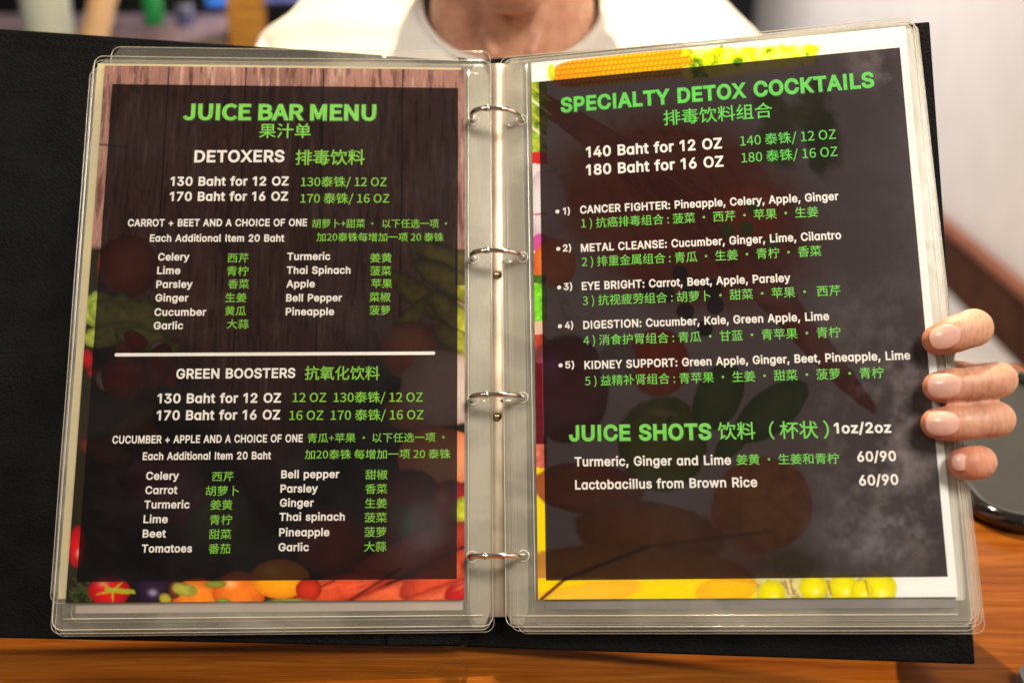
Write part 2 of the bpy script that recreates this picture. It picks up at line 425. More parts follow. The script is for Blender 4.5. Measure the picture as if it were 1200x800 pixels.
def paint_left(U, V, X, Y, inside):
    P = Print(X, Y, lin(176, 132, 118))
    st = vnoise(U, V, 2.6, 3, 5, 1.0, 0.10); st2 = vnoise(U, V, 9, 4, 4, 1.0, 0.3); plank = np.floor((U + 8.2)/44.7)
    P.C *= (0.55 + 0.75*st + 0.35*(st2 - 0.5) + 0.10*np.sin(plank*2.3))[:, None]
    P.mix(np.clip((st - 0.57)*7, 0, 1)*0.75, lin(96, 56, 48)); P.mix(np.clip((vnoise(U, V, 1.3, 13, 4, 1.0, 0.07) - 0.60)*8, 0, 1)*0.6, lin(80, 48, 42))
    P.mix(np.clip((0.40 - st)*6, 0, 1)*0.7, lin(226, 190, 168))
    for g in (36.5, 80.6, 125.4, 171.0): P.mix(np.clip(0.62 - np.abs(U - g), 0, 1)/0.5, (0.01, 0.008, 0.007))
    P.line(100, 168, 150, 172, 2.5, (60, 30, 25), 0.8)
    # dark table of vegetables in the lower part
    low = np.clip((Y - 395 + 60*np.cos((X - 320)/150))/60, 0, 1)*np.clip((np.abs(X-320) - 40)/120 + (Y-420)/140, 0, 1)
    P.mix(np.clip(low, 0, 1), lin(30, 18, 18))
    E = P.ell
    P.mix(((X < 135) & (Y > 287)).astype(float)*np.clip((Y-287)/6, 0, 1), lin(45, 38, 25))
    E(150, 312, 36, 38, 0, (190, 76, 44), (120, 40, 25), seed=1)
    for cx, cy, rx, ry, a in ((118, 362, 26, 22, 20), (150, 372, 50, 26, 10), (128, 392, 40, 14, -10), (170, 398, 40, 14, 15)):
        E(cx, cy, rx, ry, a, (196, 204, 88), (90, 110, 30), wob=0.25, tex=0.7, seed=int(cx))
    for k in range(14):
        E(100 + rnd.random()*100, 395 + rnd.random()*55, 14, 8, rnd.random()*90, (176, 30, 40) if k % 3 else (225, 200, 200), (90, 10, 20), wob=0.3, seed=k)
    E(146, 442, 28, 30, 0, (165, 42, 38), (90, 12, 16), seed=9); E(185, 430, 16, 30, 20, (150, 46, 36), (80, 15, 12), seed=12)
    for k, (cx, cy, rx, ry, a) in enumerate(((150, 500, 50, 12, -40), (175, 505, 44, 10, 50), (125, 530, 40, 14, 20), (215, 585, 38, 34, 0), (190, 560, 44, 46, 0))):
        E(cx, cy, rx, ry, a, (120, 60, 30) if k < 3 else (130, 30, 60), (40, 10, 15), seed=20 + k)
    E(262, 620, 48, 42, 0, (70, 80, 45), (30, 30, 20), wob=0.1, seed=31)
    # right edge greens, garlic, onion
    for k, (cx, cy, rx, ry, a) in enumerate(((520, 300, 46, 14, 20), (528, 330, 52, 17, 28), (500, 352, 60, 15, 35), (478, 378, 40, 12, -55), (535, 372, 50, 16, 40), (540, 402, 40, 14, 30))):
        E(cx, cy, rx, ry, a, (196, 190, 62), (70, 78, 25), wob=0.12, tex=0.8, seed=40 + k)
    P.mix(((X > 534) & (Y > 292) & (Y < 334)).astype(float)*0.8, lin(60, 45, 35))
    E(480, 410, 36, 36, 0, (220, 125, 70), (130, 60, 30), seed=50)
    E(490, 480, 42, 28, 0, (210, 130, 90), (140, 70, 40), seed=51)
    E(520, 455, 52, 47, 0, (236, 214, 196), (190, 160, 140), wob=0.05, tex=0.12, seed=52)
    E(515, 536, 52, 36, 0, (246, 172, 118), (220, 120, 70), tex=0.06, seed=53)
    E(478, 596, 46, 50, 0, (150, 26, 30), (70, 6, 10), seed=54); E(528, 600, 30, 40, 0, (200, 24, 40), (110, 6, 16), hi=(250, 150, 160), seed=55)
    E(545, 600, 17, 20, 0, (212, 214, 40), (130, 130, 20), wob=0.15, tex=0.8, seed=56)
    E(470, 606, 14, 22, -30, (110, 110, 40), seed=57)
    E(545, 628, 14, 13, 0, (214, 16, 34), (150, 5, 20), hi=(255, 190, 200), hip=(0.1, 0.3), seed=58)
    E(388, 635, 46, 44, 0, (168, 84, 66), (70, 20, 14), seed=59)
    # carrots along the lower right
    for k, (cx, cy, L, w, a, c) in enumerate(((480, 650, 90, 22, -24, (210, 84, 40)), (395, 690, 70, 17, -14, (232, 92, 50)), (455, 700, 90, 15, -20, (240, 110, 62)), (520, 672, 60, 20, -28, (236, 92, 48)), (505, 702, 52, 13, -22, (238, 104, 60)), (548, 690, 30, 14, -20, (214, 40, 40)))):
        E(cx, cy, L, w, a, c, (150, 30, 20), tex=0.25, seed=70 + k)
        for j in range(6):
            tx = cx + (rnd.random() - 0.5)*L; P.line(tx, cy - w*0.4 + (tx-cx)*math.tan(math.radians(a)), tx + 2 + 3*rnd.random(), cy + w*0.2*rnd.random() + (tx-cx)*math.tan(math.radians(a)), 1.2, (255, 150, 105), 0.18)
        for j in range(5):
            o2 = (rnd.random() - 0.65)*w; E(cx + (rnd.random()-0.5)*L*0.8, cy + o2, L*0.35, 1.8, a, (255, 150, 104), soft=2.5, alpha=0.5, tex=0)
    P.line(410, 703, 470, 665, 3, (70, 10, 10), 0.8); P.line(345, 700, 392, 680, 2.5, (110, 20, 10), 0.8)
    # peppers and tomatoes along the bottom
    E(232, 700, 31, 24, 0, (248, 150, 36), (210, 90, 20), hi=(255, 220, 150), seed=80)
    E(280, 694, 32, 26, 0, (246, 138, 30), (206, 80, 16), hi=(255, 210, 140), seed=81)
    E(328, 678, 36, 24, 0, (252, 178, 26), (226, 130, 10), hi=(255, 232, 160), seed=82)
    E(362, 690, 16, 14, 0, (214, 60, 30), (150, 20, 10), seed=83)
    for k, (cx, cy, rx, ry) in enumerate(((252, 684, 14, 5), (262, 704, 10, 5), (338, 703, 30, 3))): E(cx, cy, rx, ry, 0, (150, 158, 52), (80, 90, 20), wob=0.2, seed=84 + k)
    for k in range(60): E(82 + rnd.random()*25, 676 + rnd.random()*30, 2.5, 1.5, rnd.random()*180, (70, 86, 40), None, soft=1, seed=3)
    E(128, 692, 25, 20, 0, (222, 30, 34), (150, 8, 14), hi=(250, 130, 120), seed=90)
    for a in range(5):
        t = a*1.25 + 0.3; P.line(132, 692, 132 + 20*math.cos(t), 692 + 12*math.sin(t), 4, (178, 178, 40), 1, 1.0)
    P.line(125, 690, 158, 693, 4.5, (176, 180, 50))
    E(178, 690, 21, 20, 0, (52, 30, 58), (18, 8, 24), hi=(190, 170, 210), hip=(0.05, 0.2), seed=91)
    E(194, 701, 9, 7, 30, (200, 180, 60), (110, 80, 20), wob=0.3, seed=92); E(205, 690, 8, 12, 0, (130, 60, 40), (60, 20, 15), wob=0.2, seed=94)
    E(216, 690, 15, 9, 10, (204, 200, 80), (130, 130, 30), wob=0.2, tex=0.5, seed=93)
    E(90, 640, 11, 26, 4, (214, 26, 34), (130, 6, 14), hi=(255, 160, 150), hip=(0.2, 0.3), seed=95)
    art = P.C
    dark = np.array([0.0016, 0.0006, 0.0008]) + art*np.array([0.072, 0.056, 0.058])
    n = vnoise(X, Y, 70, 21, 5)
    dark += (np.clip(n - 0.5, 0, 1)*np.clip((Y - 120)/520, 0, 1)*0.022)[:, None]*np.array([1, 1, 1.1])
    sm = np.clip(vnoise(X, Y, 34, 33, 6, 0.8, 1.6) - 0.5, 0, 1)
    return np.where(inside[:, None], dark, art)

def paint_right(U, V, X, Y, inside):
    P = Print(X, Y, (0.86, 0.85, 0.80)); E = P.ell
    # carrots fanned behind the upper text
    E(800, 250, 190, 130, 20, (196, 96, 50), (180, 110, 80), soft=40, tex=0.2, seed=3)
    for k in range(7): P.line(650 + k*30, 120 + k*6, 760 + k*34, 300 + k*14, 6, (110, 50, 30), 0.22)
    for k in range(9):
        E(740 + k*22, 185 + k*22, 170, 17, 32 + k*2, (214, 104, 52) if k % 2 else (190, 84, 44), (150, 54, 30), tex=0.25, seed=k)
    E(880, 250, 46, 40, 20, (226, 96, 30), (190, 70, 20), seed=12)
    # corn cob
    p, q = P.shape(736, 80, 92, 17, -6); m = np.clip((1 - np.sqrt(np.abs(p)**7 + q*q))*16, 0, 1)
    _t = Y + 0.10*X; ker = np.clip(0.5 + 0.5*np.sin(_t*1.05), 0, 1)**0.5*(0.62 + 0.38*np.sin(X*1.15 + 1.9*np.floor(_t*1.05/(2*math.pi) + 0.25)))*(0.85 + 0.3*vnoise(X, Y, 6, 44, 3))
    cc = np.array(lin(255, 196, 20))*(0.50 + 0.75*ker)[:, None]; w = np.clip((735 - X)/110, 0, 1)*0.5 + np.clip((Y-84)/20, 0, 1)*0.35
    cc = cc*(1-w[:, None]) + np.array(lin(244, 110, 30))*(0.6 + 0.6*ker)[:, None]*w[:, None]
    P.C = P.C*(1-m[:, None]) + cc*m[:, None]
    E(646, 85, 5, 12, 0, (210, 220, 60), None, wob=0.2, seed=2)
    # lettuce
    n = vnoise(X, Y, 12, 5, 5); top = 70 - (X - 800)*0.13
    m = np.clip((X - 786 - 34*vnoise(X, Y, 9, 15, 3))/3, 0, 1)*np.clip((966 - X - 14*vnoise(X, Y, 8, 16, 3))/3, 0, 1)*np.clip((Y - (48 + 10*n) + (X-880)*0.03)/3, 0, 1)*np.clip((top + 30 - Y)/8, 0, 1)
    c = np.array(lin(226, 238, 16))*(0.6 + 0.9*n)[:, None]; g = np.clip((n - 0.52)*6, 0, 1); c = c*(1-g[:, None]) + np.array(lin(250, 250, 130))*g[:, None]
    g2 = np.clip((0.42 - n)*7, 0, 1); c = c*(1-g2[:, None]) + np.array(lin(90, 150, 30))*g2[:, None]
    P.C = P.C*(1-m[:, None]) + c*m[:, None]
    for k in range(9): E(900 + rnd.random()*70, 110 + rnd.random()*90, 34, 22, rnd.random()*90, (120, 140, 62), (90, 112, 50), wob=0.35, tex=0.4, soft=12, seed=30 + k)
    E(962, 150, 22, 34, 30, (84, 108, 44), (66, 92, 34), wob=0.5, soft=8, seed=41); E(960, 190, 14, 26, -20, (84, 108, 44), (66, 92, 34), wob=0.5, soft=8, seed=42)
    # left strip
    def band(y0, y1, c, tex=0.3, seed=1, xm=641):
        m = ((X < xm) & (Y > y0) & (Y <= y1)).astype(float); nn = vnoise(X, Y, 7, seed, 4)
        P.C = P.C*(1-m[:, None]) + (np.array(lin(*c))*(1 + tex*3*(nn - 0.5))[:, None])*m[:, None]
    band(96, 180, (150, 172, 50), 0.8, 3)
    for k in range(6): P.line(622, 100 + k*16, 645, 118 + k*16, 3, (238, 238, 190) if k % 2 else (200, 200, 60))
    band(178, 192, (214, 40, 40), 0.2, 4); band(192, 290, (236, 226, 220), 0.04, 5)
    E(640, 240, 24, 44, 0, (238, 230, 226), (205, 170, 180), tex=0.05, seed=61); E(633, 285, 12, 12, 0, (214, 90, 160), None, seed=62)
    band(250, 252, (200, 120, 140)); band(296, 322, (236, 130, 50), 0.15, 6); E(650, 308, 26, 30, 0, (240, 140, 60), (200, 90, 40), seed=63)
    band(322, 332, (70, 110, 30), 0.5, 8); band(332, 376, (120, 200, 40), 0.6, 9); band(376, 392, (232, 196, 170), 0.1, 10)
    for k in range(30): E(640 + rnd.random()*80, 330 + rnd.random()*90, 12, 3, rnd.random()*120, (170, 176, 110), None, wob=0.3, seed=k, soft=2.5, alpha=0.7)
    band(392, 425, (196, 70, 50), 0.4, 11); band(425, 520, (96, 8, 24), 0.2, 12); band(520, 548, (222, 120, 96), 0.4, 13)
    E(664, 455, 52, 66, 0, (150, 44, 66), (110, 60, 50), seed=64, hi=(200, 120, 180)); band(425, 518, (110, 8, 26), 0.25, 12, 636)
    band(548, 710, (250, 222, 6), 0.03, 14)
    # things that shine through the middle of the dark panel
    E(771, 425, 38, 42, 0, (224, 90, 30), (190, 70, 20), seed=65); E(724, 424, 24, 26, 0, (170, 170, 160), None, seed=66)
    for k, (cx, cy, r) in enumerate(((797, 320, 10), (810, 334, 11), (803, 365, 11), (838, 358, 11), (760, 338, 11), (780, 344, 11), (834, 338, 12), (826, 385, 10))): E(cx, cy, r, r, 0, (60, 36, 40), (30, 20, 30), seed=k)
    for cx, cy in ((883, 242), (853, 270), (875, 268), (905, 284)): E(cx, cy, 9, 9, 0, (110, 150, 50), None, seed=5)
    E(776, 520, 54, 58, 0, (146, 166, 50), (96, 120, 40), tex=0.2, seed=67); E(776, 484, 20, 6, 5, (190, 190, 120), None, soft=4, seed=6)
    P.line(776, 505, 786, 488, 3, (60, 50, 30))
    for cx, cy, rx, ry, a in ((842, 465, 28, 44, 25), (903, 482, 26, 54, 52), (860, 515, 14, 34, 40)): E(cx, cy, rx, ry, a, (104, 150, 60), (70, 110, 50), tex=0.15, seed=68)
    E(893, 592, 62, 58, -10, (226, 166, 84), (200, 124, 66), tex=0.5, seed=69, hi=(232, 180, 90), hip=(-0.1, 0.1)); E(850, 640, 58, 28, 30, (206, 140, 80), (176, 110, 70), tex=0.5, seed=75, alpha=0.7)
    E(690, 572, 68, 32, 5, (190, 110, 50), (160, 80, 40), seed=70); E(760, 625, 92, 40, 8, (206, 140, 50), (160, 96, 40), seed=71)
    E(745, 680, 150, 46, 3, (222, 160, 60), (180, 120, 50), seed=72)
    E(930, 660, 50, 26, 0, (170, 165, 110), (170, 140, 100), soft=14, seed=73)
    # bottom strip: banana and grapes
    m = ((Y > 677) & (X < 886) & (Y > 676 + (X - 820)*0.12)).astype(float); P.mix(m, lin(252, 222, 4))
    E(640, 712, 120, 20, -14, (252, 200, 70), (244, 176, 40), tex=0.03, seed=76, alpha=0.7)
    P.line(634, 702, 662, 678, 4, (120, 60, 20)); P.line(662, 678, 760, 640, 5, (90, 60, 40), 0.8); P.line(760, 640, 900, 622, 5, (90, 60, 40), 0.5)
    E(852, 690, 40, 16, -8, (250, 196, 20), (236, 170, 30), tex=0.1, seed=77, alpha=0.8)
    for cx in (846, 851, 857): E(cx, 690, 3, 1.5, 0, (232, 150, 20), None, soft=2, seed=2, alpha=0.6)
    m = ((Y > 672) & (X > 886) & (X < 1046)).astype(float); P.mix(m*0.9, lin(222, 214, 130)); P.mix(m*np.clip((vnoise(X, Y, 7, 3) - 0.52)*8, 0, 1)*0.6, lin(150, 100, 60))
    for k, (cx, cy, r) in enumerate(((904, 695, 17), (953, 688, 17), (988, 688, 18), (1030, 689, 22), (1010, 692, 14))): E(cx, cy, r, r*0.95, 0, (244, 232, 12), (206, 200, 10), tex=0.08, hi=(255, 252, 150), hip=(0.2, 0.3), seed=k)
    for cx in (920, 926, 970, 1014): P.line(cx, 680, cx + 4, 696, 2, (150, 60, 60), 0.7)
    P.mix(((X > 1052) | ((X > 1040) & (Y > 700))).astype(float)*((Y > 676)), (0.86, 0.85, 0.80))
    art = P.C
    wh = np.clip(art.min(1)/0.8, 0, 1)[:, None]
    dark = np.array([0.0040, 0.0022, 0.0024]) + art*np.array([0.072, 0.053, 0.057])*(1 - 0.28*wh)
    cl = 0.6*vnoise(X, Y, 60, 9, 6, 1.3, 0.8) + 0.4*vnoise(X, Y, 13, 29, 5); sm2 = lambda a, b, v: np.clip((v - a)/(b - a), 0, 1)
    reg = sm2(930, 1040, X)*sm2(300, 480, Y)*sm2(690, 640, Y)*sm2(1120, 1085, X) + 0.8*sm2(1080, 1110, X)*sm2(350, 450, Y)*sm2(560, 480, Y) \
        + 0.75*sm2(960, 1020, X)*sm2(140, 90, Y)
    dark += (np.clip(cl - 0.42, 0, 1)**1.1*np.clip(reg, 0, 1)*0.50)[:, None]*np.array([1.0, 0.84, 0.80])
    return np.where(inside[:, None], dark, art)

# ------------------------------------------------------------------ lettering
FONTDIR = os.path.join(bpy.utils.system_resource('DATAFILES'), 'fonts')
def font(fn):
    try: return bpy.data.fonts.load(os.path.join(FONTDIR, fn), check_existing=True)
    except Exception: return None
FONTS = {'I': font('Inter.woff2'), 'N': font('Noto Sans CJK Regular.woff2')}
TEXT = {
 'L': [
 ('JUICE BAR MENU', 'N', .040, 't', 214, 440.7, 140, 140.8, 17.4, 1), ('果汁单', 'C', .008, 't', 303.4, 364, 162, 162, 17, 0),
 ('DETOXERS', 'I', .036, 'w', 227.5, 333.2, 190, 189.5, 13, 0), ('排毒饮料', 'C', .012, 'g', 346, 427.3, 193.6, 193.2, 17.6, 0),
 ('130 Baht for 12 OZ', 'I', .036, 'w', 199.6, 338.2, 217.6, 217.2, 9.8, 0), ('170 Baht for 16 OZ', 'I', .036, 'w', 198.7, 337.4, 235.3, 235, 9.9, 0),
 ('130泰铢/ 12 OZ', 'N', .008, 'g', 352.5, 453, 218.2, 218.2, 9.8, 0), ('170 泰铢/ 16 OZ', 'N', .008, 'g', 352, 456.2, 237.5, 237.5, 9.8, 0),
 ('CARROT + BEET AND A CHOICE OF ONE', 'I', .034, 'w', 149.8, 359.8, 265.2, 264.8, 8.0, 0), ('Each Additional Item 20 Baht', 'I', .034, 'w', 175.5, 333.2, 283, 283, 7.9, 0),
 ('胡萝卜+甜菜 ·  以下任选一项 ·', 'C', .006, 'g', 365.7, 523.8, 267.2, 267.2, 10.3, 0), ('加20泰铢每增加一项 20 泰铢', 'C', .006, 'g', 370.9, 519.8, 283, 283, 10.2, 0),
 ('Celery', 'I', .034, 'w', 185.2, 222, 305.1, 305, 8.1, 0), ('Lime', 'I', .034, 'w', 184, 211.3, 321, 321, 8.1, 0), ('Parsley', 'I', .034, 'w', 183, 225.7, 337.2, 337, 8.1, 0),
 ('Ginger', 'I', .034, 'w', 182, 220.7, 353, 353, 8.1, 0), ('Cucumber', 'I', .034, 'w', 180.8, 241.5, 369.8, 369.6, 8.2, 0), ('Garlic', 'I', .034, 'w', 180, 214.7, 385.6, 385.4, 8.2, 0),
 ('西芹', 'C', .006, 'g', 266.5, 291.3, 307.7, 307.7, 11, 0), ('青柠', 'C', .006, 'g', 265.6, 291, 323.1, 323.1, 11, 0), ('香菜', 'C', .006, 'g', 267, 291.7, 338.3, 338.3, 11, 0),
 ('生姜', 'C', .006, 'g', 263.7, 288.7, 354.2, 354.2, 11, 0), ('黄瓜', 'C', .006, 'g', 263.4, 288.2, 369.8, 369.8, 11, 0), ('大蒜', 'C', .006, 'g', 265.6, 291.3, 385.2, 385.2, 11, 0),
 ('Turmeric', 'I', .034, 'w', 336.5, 387.2, 304.6, 304.3, 8.1, 0), ('Thai Spinach', 'I', .034, 'w', 336, 410.8, 320.7, 320.5, 8.1, 0), ('Apple', 'I', .034, 'w', 335.5, 368.9, 336.6, 336.5, 8.1, 0),
 ('Bell Pepper', 'I', .034, 'w', 335.3, 400.7, 353, 352.8, 8.1, 0), ('Pineapple', 'I', .034, 'w', 334.8, 391.5, 369.1, 369, 8.1, 0),
 ('姜黄', 'C', .006, 'g', 433.7, 459, 307.7, 307.7, 11, 0), ('菠菜', 'C', .006, 'g', 433.7, 458.5, 322.9, 322.9, 11, 0), ('苹果', 'C', .006, 'g', 435, 459.6, 337.8, 337.8, 11, 0),
 ('菜椒', 'C', .006, 'g', 432.8, 457.6, 353.6, 353.6, 11, 0), ('菠萝', 'C', .006, 'g', 432.8, 457.3, 369, 369, 11, 0),
 ('GREEN BOOSTERS', 'I', .036, 'w', 206.4, 346, 443.3, 442.2, 10.8, 0), ('抗氧化饮料', 'C', .010, 'g', 356.9, 444.8, 445, 445, 16, 0),
 ('130 Baht for 12 OZ', 'I', .036, 'w', 184.3, 329.2, 472, 471.2, 10.5, 0), ('170 Baht for 16 OZ', 'I', .036, 'w', 183.4, 328.2, 491.8, 490.9, 10.6, 0),
 ('12 OZ  130泰铢/ 12 OZ', 'N', .008, 'g', 342.8, 495.3, 470.8, 470.3, 10.4, 0), ('16 OZ  170 泰铢/ 16 OZ', 'N', .008, 'g', 339, 496.2, 491.8, 490.9, 10.5, 0),
 ('CUCUMBER + APPLE AND A CHOICE OF ONE', 'I', .034, 'w', 131.6, 354.7, 519.3, 517.5, 8.6, 0), ('Each Additional Item 20 Baht', 'I', .034, 'w', 167.2, 317.6, 538.5, 537.5, 8.4, 0),
 ('青瓜+苹果 · 以下任选一项 ·', 'C', .006, 'g', 360.2, 521, 518.6, 517.5, 11, 0), ('加20泰铢 每增加一项 20 泰铢', 'C', .006, 'g', 357, 527.8, 537.9, 537, 11.2, 0),
 ('Celery', 'I', .034, 'w', 171.1, 209.7, 561.6, 561.4, 8.7, 0), ('Carrot', 'I', .034, 'w', 170.2, 207.9, 578.3, 578.1, 8.7, 0), ('Turmeric', 'I', .034, 'w', 169, 222.2, 595.2, 595, 8.7, 0),
 ('Lime', 'I', .034, 'w', 168, 196.6, 612.3, 612.2, 8.7, 0), ('Beet', 'I', .034, 'w', 167, 194.4, 629.2, 629.1, 8.7, 0), ('Tomatoes', 'I', .034, 'w', 166, 225, 646.7, 646.5, 8.8, 0),
 ('西芹', 'C', .006, 'g', 248.3, 273.5, 563.8, 563.6, 11.5, 0), ('胡萝卜', 'C', .006, 'g', 240.8, 280, 580.7, 580.5, 11.5, 0), ('姜黄', 'C', .006, 'g', 246.5, 272.2, 597, 597, 11.6, 0),
 ('青柠', 'C', .006, 'g', 245.5, 271.8, 614.5, 614.4, 11.6, 0), ('甜菜', 'C', .006, 'g', 244.6, 271, 631.4, 631.3, 11.6, 0), ('番茄', 'C', .006, 'g', 244, 270, 648.5, 648.3, 11.7, 0),
 ('Bell pepper', 'I', .034, 'w', 329.5, 397.5, 559.8, 559.4, 8.7, 0), ('Parsley', 'I', .034, 'w', 328.6, 372.5, 576.5, 576.3, 8.7, 0), ('Ginger', 'I', .034, 'w', 327.9, 367.6, 593.1, 593, 8.7, 0),
 ('Thai spinach', 'I', .034, 'w', 327.3, 404, 609.6, 609.3, 8.7, 0), ('Pineapple', 'I', .034, 'w', 327, 386, 627.7, 627.5, 8.8, 0), ('Garlic', 'I', .034, 'w', 326.2, 362, 645.1, 645, 8.8, 0),
 ('甜椒', 'C', .006, 'g', 428.2, 454.1, 561.6, 561.5, 11.5, 0), ('香菜', 'C', .006, 'g', 427.9, 453.8, 578.3, 578.2, 11.5, 0), ('生姜', 'C', .006, 'g', 427.7, 453.4, 595.2, 595, 11.6, 0),
 ('菠菜', 'C', .006, 'g', 427, 453.4, 612, 611.8, 11.6, 0), ('菠萝', 'C', .006, 'g', 426.8, 452.7, 628.9, 628.7, 11.7, 0), ('大蒜', 'C', .006, 'g', 426.6, 452.7, 646, 645.8, 11.7, 0)],
 'R': [
 ('SPECIALTY DETOX COCKTAILS', 'I', .045, 's', 657.1, 1024.9, 131.5, 101.7, 15.8, 1), ('排毒饮料组合', 'C', .008, 's', 777.8, 905.6, 147.5, 137.9, 17.6, 0),
 ('140 Baht for 12 OZ', 'I', .036, 'w', 686.9, 846.2, 184.4, 173.7, 11.6, 0), ('180 Baht for 16 OZ', 'I', .036, 'w', 686.9, 848, 205.3, 194.9, 11.6, 0),
 ('140 泰铢/ 12 OZ', 'N', .006, 's', 867.7, 979.8, 171, 162.7, 10.8, 0), ('180 泰铢/ 16 OZ', 'N', .006, 's', 869.2, 981.7, 190.6, 182.9, 10.8, 0),
 ('1)', 'I', .034, 'w', 659.8, 668, 251.5, 250.8, 7.6, 0), ('2)', 'I', .034, 'w', 659.8, 669.4, 294.7, 294, 7.6, 0), ('3)', 'I', .034, 'w', 660.6, 670.7, 339.8, 339.2, 7.6, 0),
 ('4)', 'I', .034, 'w', 662, 671.8, 385, 384.6, 7.7, 0), ('5)', 'I', .034, 'w', 662.4, 673, 431.3, 430.9, 7.7, 0),
 ('CANCER FIGHTER: Pineapple, Celery, Apple, Ginger', 'I', .034, 'w', 679.9, 982.8, 250.3, 234.2, 8.6, 0), ('METAL CLEANSE: Cucumber, Ginger, Lime, Cilantro', 'I', .034, 'w', 680.8, 985.9, 295, 279.9, 8.7, 0),
 ('EYE BRIGHT: Carrot, Beet, Apple, Parsley', 'I', .034, 'w', 681.9, 926.5, 339.7, 329.9, 8.8, 0), ('DIGESTION: Cucumber, Kale, Green Apple, Lime', 'I', .034, 'w', 683.6, 971.7, 385.3, 374.8, 8.8, 0),
 ('KIDNEY SUPPORT: Green Apple, Ginger, Beet, Pineapple, Lime', 'I', .034, 'w', 685, 1067, 432.2, 420.8, 8.9, 0),
 ('1 ) 抗癌排毒组合 : 菠菜 · 西芹 · 苹果 · 生姜', 'C', .004, 'h', 681.4, 959.2, 267.8, 254.2, 12, 0), ('2 ) 排重金属组合 : 青瓜 · 生姜 · 青柠 · 香菜', 'C', .004, 'h', 681.9, 963, 313, 300.2, 12.1, 0),
 ('3 ) 抗视疲劳组合 : 胡萝卜 · 甜菜 · 苹果 ·  西芹', 'C', .004, 'h', 682.8, 985.3, 358.6, 346.5, 12.2, 0), ('4 ) 消食护胃组合 : 青瓜 · 甘蓝 · 青苹果 · 青柠', 'C', .004, 'h', 683.7, 985.3, 405, 395.4, 12.3, 0),
 ('5 ) 益精补肾组合 : 青苹果 · 生姜 · 甜菜 · 菠萝 · 青柠', 'C', .004, 'h', 685.6, 1035.9, 452.4, 442.8, 12.4, 0),
 ('JUICE SHOTS', 'I', .045, 'h', 667, 833.9, 516, 514, 17, 1), ('饮料（ 杯状 ）', 'C', .010, 'h', 841.6, 972, 515, 513.2, 20, 0), ('1oz/2oz', 'I', .036, 'w', 977.6, 1044.7, 507.3, 506.4, 11.6, 0),
 ('Turmeric, Ginger and Lime', 'I', .034, 'w', 673.5, 856.9, 545.9, 543.9, 10.2, 0), ('姜黄 · 生姜和青柠', 'C', .006, 'h', 863.3, 983.5, 544.6, 543.2, 12.4, 0), ('60/90', 'I', .036, 'w', 1004.8, 1050.4, 540.4, 539.5, 11.1, 0),
 ('Lactobacillus from Brown Rice', 'I', .034, 'w', 674, 887.6, 573, 569.8, 10.3, 0), ('60/90', 'I', .036, 'w', 1007, 1053, 568.3, 567.1, 11.4, 0)]}

def glyph_outlines(fkey, chars):
    chars = sorted(set(chars)); c = bpy.data.curves.new('glyph_sheet', 'FONT')
    if FONTS[fkey] is not None: c.font = FONTS[fkey]
    c.body = '\n'.join(['||'] + ['|' + ch + '|' for ch in chars]); c.space_line = 2.2
    ob = bpy.data.objects.new('glyph_sheet', c); COL.objects.link(ob); bpy.context.view_layer.update()
    cu = ob.to_curve(bpy.context.evaluated_depsgraph_get(), apply_modifiers=False)
    polys = []
    for sp in cu.splines:
        bp = sp.bezier_points; n = len(bp); out = []
        for k in range(n):
            a, b = bp[k], bp[(k+1) % n]
            p0, p1, p2, p3 = a.co.xy, a.handle_right.xy, b.handle_left.xy, b.co.xy
            d = p3 - p0; L = d.length
            flat = L < 1e-7 or (abs(d.cross(p1 - p0))/max(L, 1e-9) < 0.002 and abs(d.cross(p2 - p0))/max(L, 1e-9) < 0.002)
            if L < 1e-7 and (p1 - p0).length < 1e-6: continue
            m = 1 if flat else (3 if fkey == 'N' else 4)
            for q in range(m):
                t = q/m; s_ = 1 - t
                out.append(p0*s_**3 + p1*3*s_*s_*t + p2*3*s_*t*t + p3*t**3)
        pts = []
        for v in out:
            if not pts or (v - pts[-1]).length > 1e-5: pts.append(v.copy())
        if len(pts) > 2 and (pts[0] - pts[-1]).length < 1e-5: pts.pop()
        if len(pts) >= 3: polys.append(np.array([(v.x, v.y) for v in pts]))
    COL.objects.unlink(ob); ob.to_curve_clear(); bpy.data.objects.remove(ob)
    # bars: on every line the leftmost contour; the first sits at x = min
    xmin = min(p[:, 0].min() for p in polys)
    bars = [p for p in polys if p[:, 0].min() < xmin + 1e-3]
    bars.sort(key=lambda p: -p[:, 1].mean()); ys = np.array([b[:, 1].mean() for b in bars])
    lines = [[] for _ in bars]
    for p in polys: lines[int(np.argmin(np.abs(ys - (p[:, 1].min() + p[:, 1].max())/2)))].append(p)
    base0 = bars[0][:, 1].min()
    adv_bar = max(p[:, 0].min() for p in lines[0]) - xmin; res = {}
    for k, ch in enumerate(chars):
        ln = sorted(lines[k+1], key=lambda p: p[:, 0].min()); last = ln[-1]
        adv = last[:, 0].min() - xmin - adv_bar
        dy = bars[k+1][:, 1].min() - base0
        off = np.array([adv_bar, dy])
        res[ch] = (adv, [p - off for p in ln[1:-1]])
    return res

def grow(p, r, s):
    nx = np.roll(p, -1, 0) - p; nx /= np.maximum(np.linalg.norm(nx, axis=1, keepdims=True), 1e-9); pv = np.roll(nx, 1, 0)
    n1 = np.stack([nx[:, 1], -nx[:, 0]], 1)*s; n2 = np.stack([pv[:, 1], -pv[:, 0]], 1)*s
    m = n1 + n2; L = np.linalg.norm(m, axis=1, keepdims=True); m = np.where(L > 1e-6, m/np.maximum(L, 1e-6), n1)
    c = np.clip((m*n1).sum(1, keepdims=True), 0.55, 1); return p + m*r/c

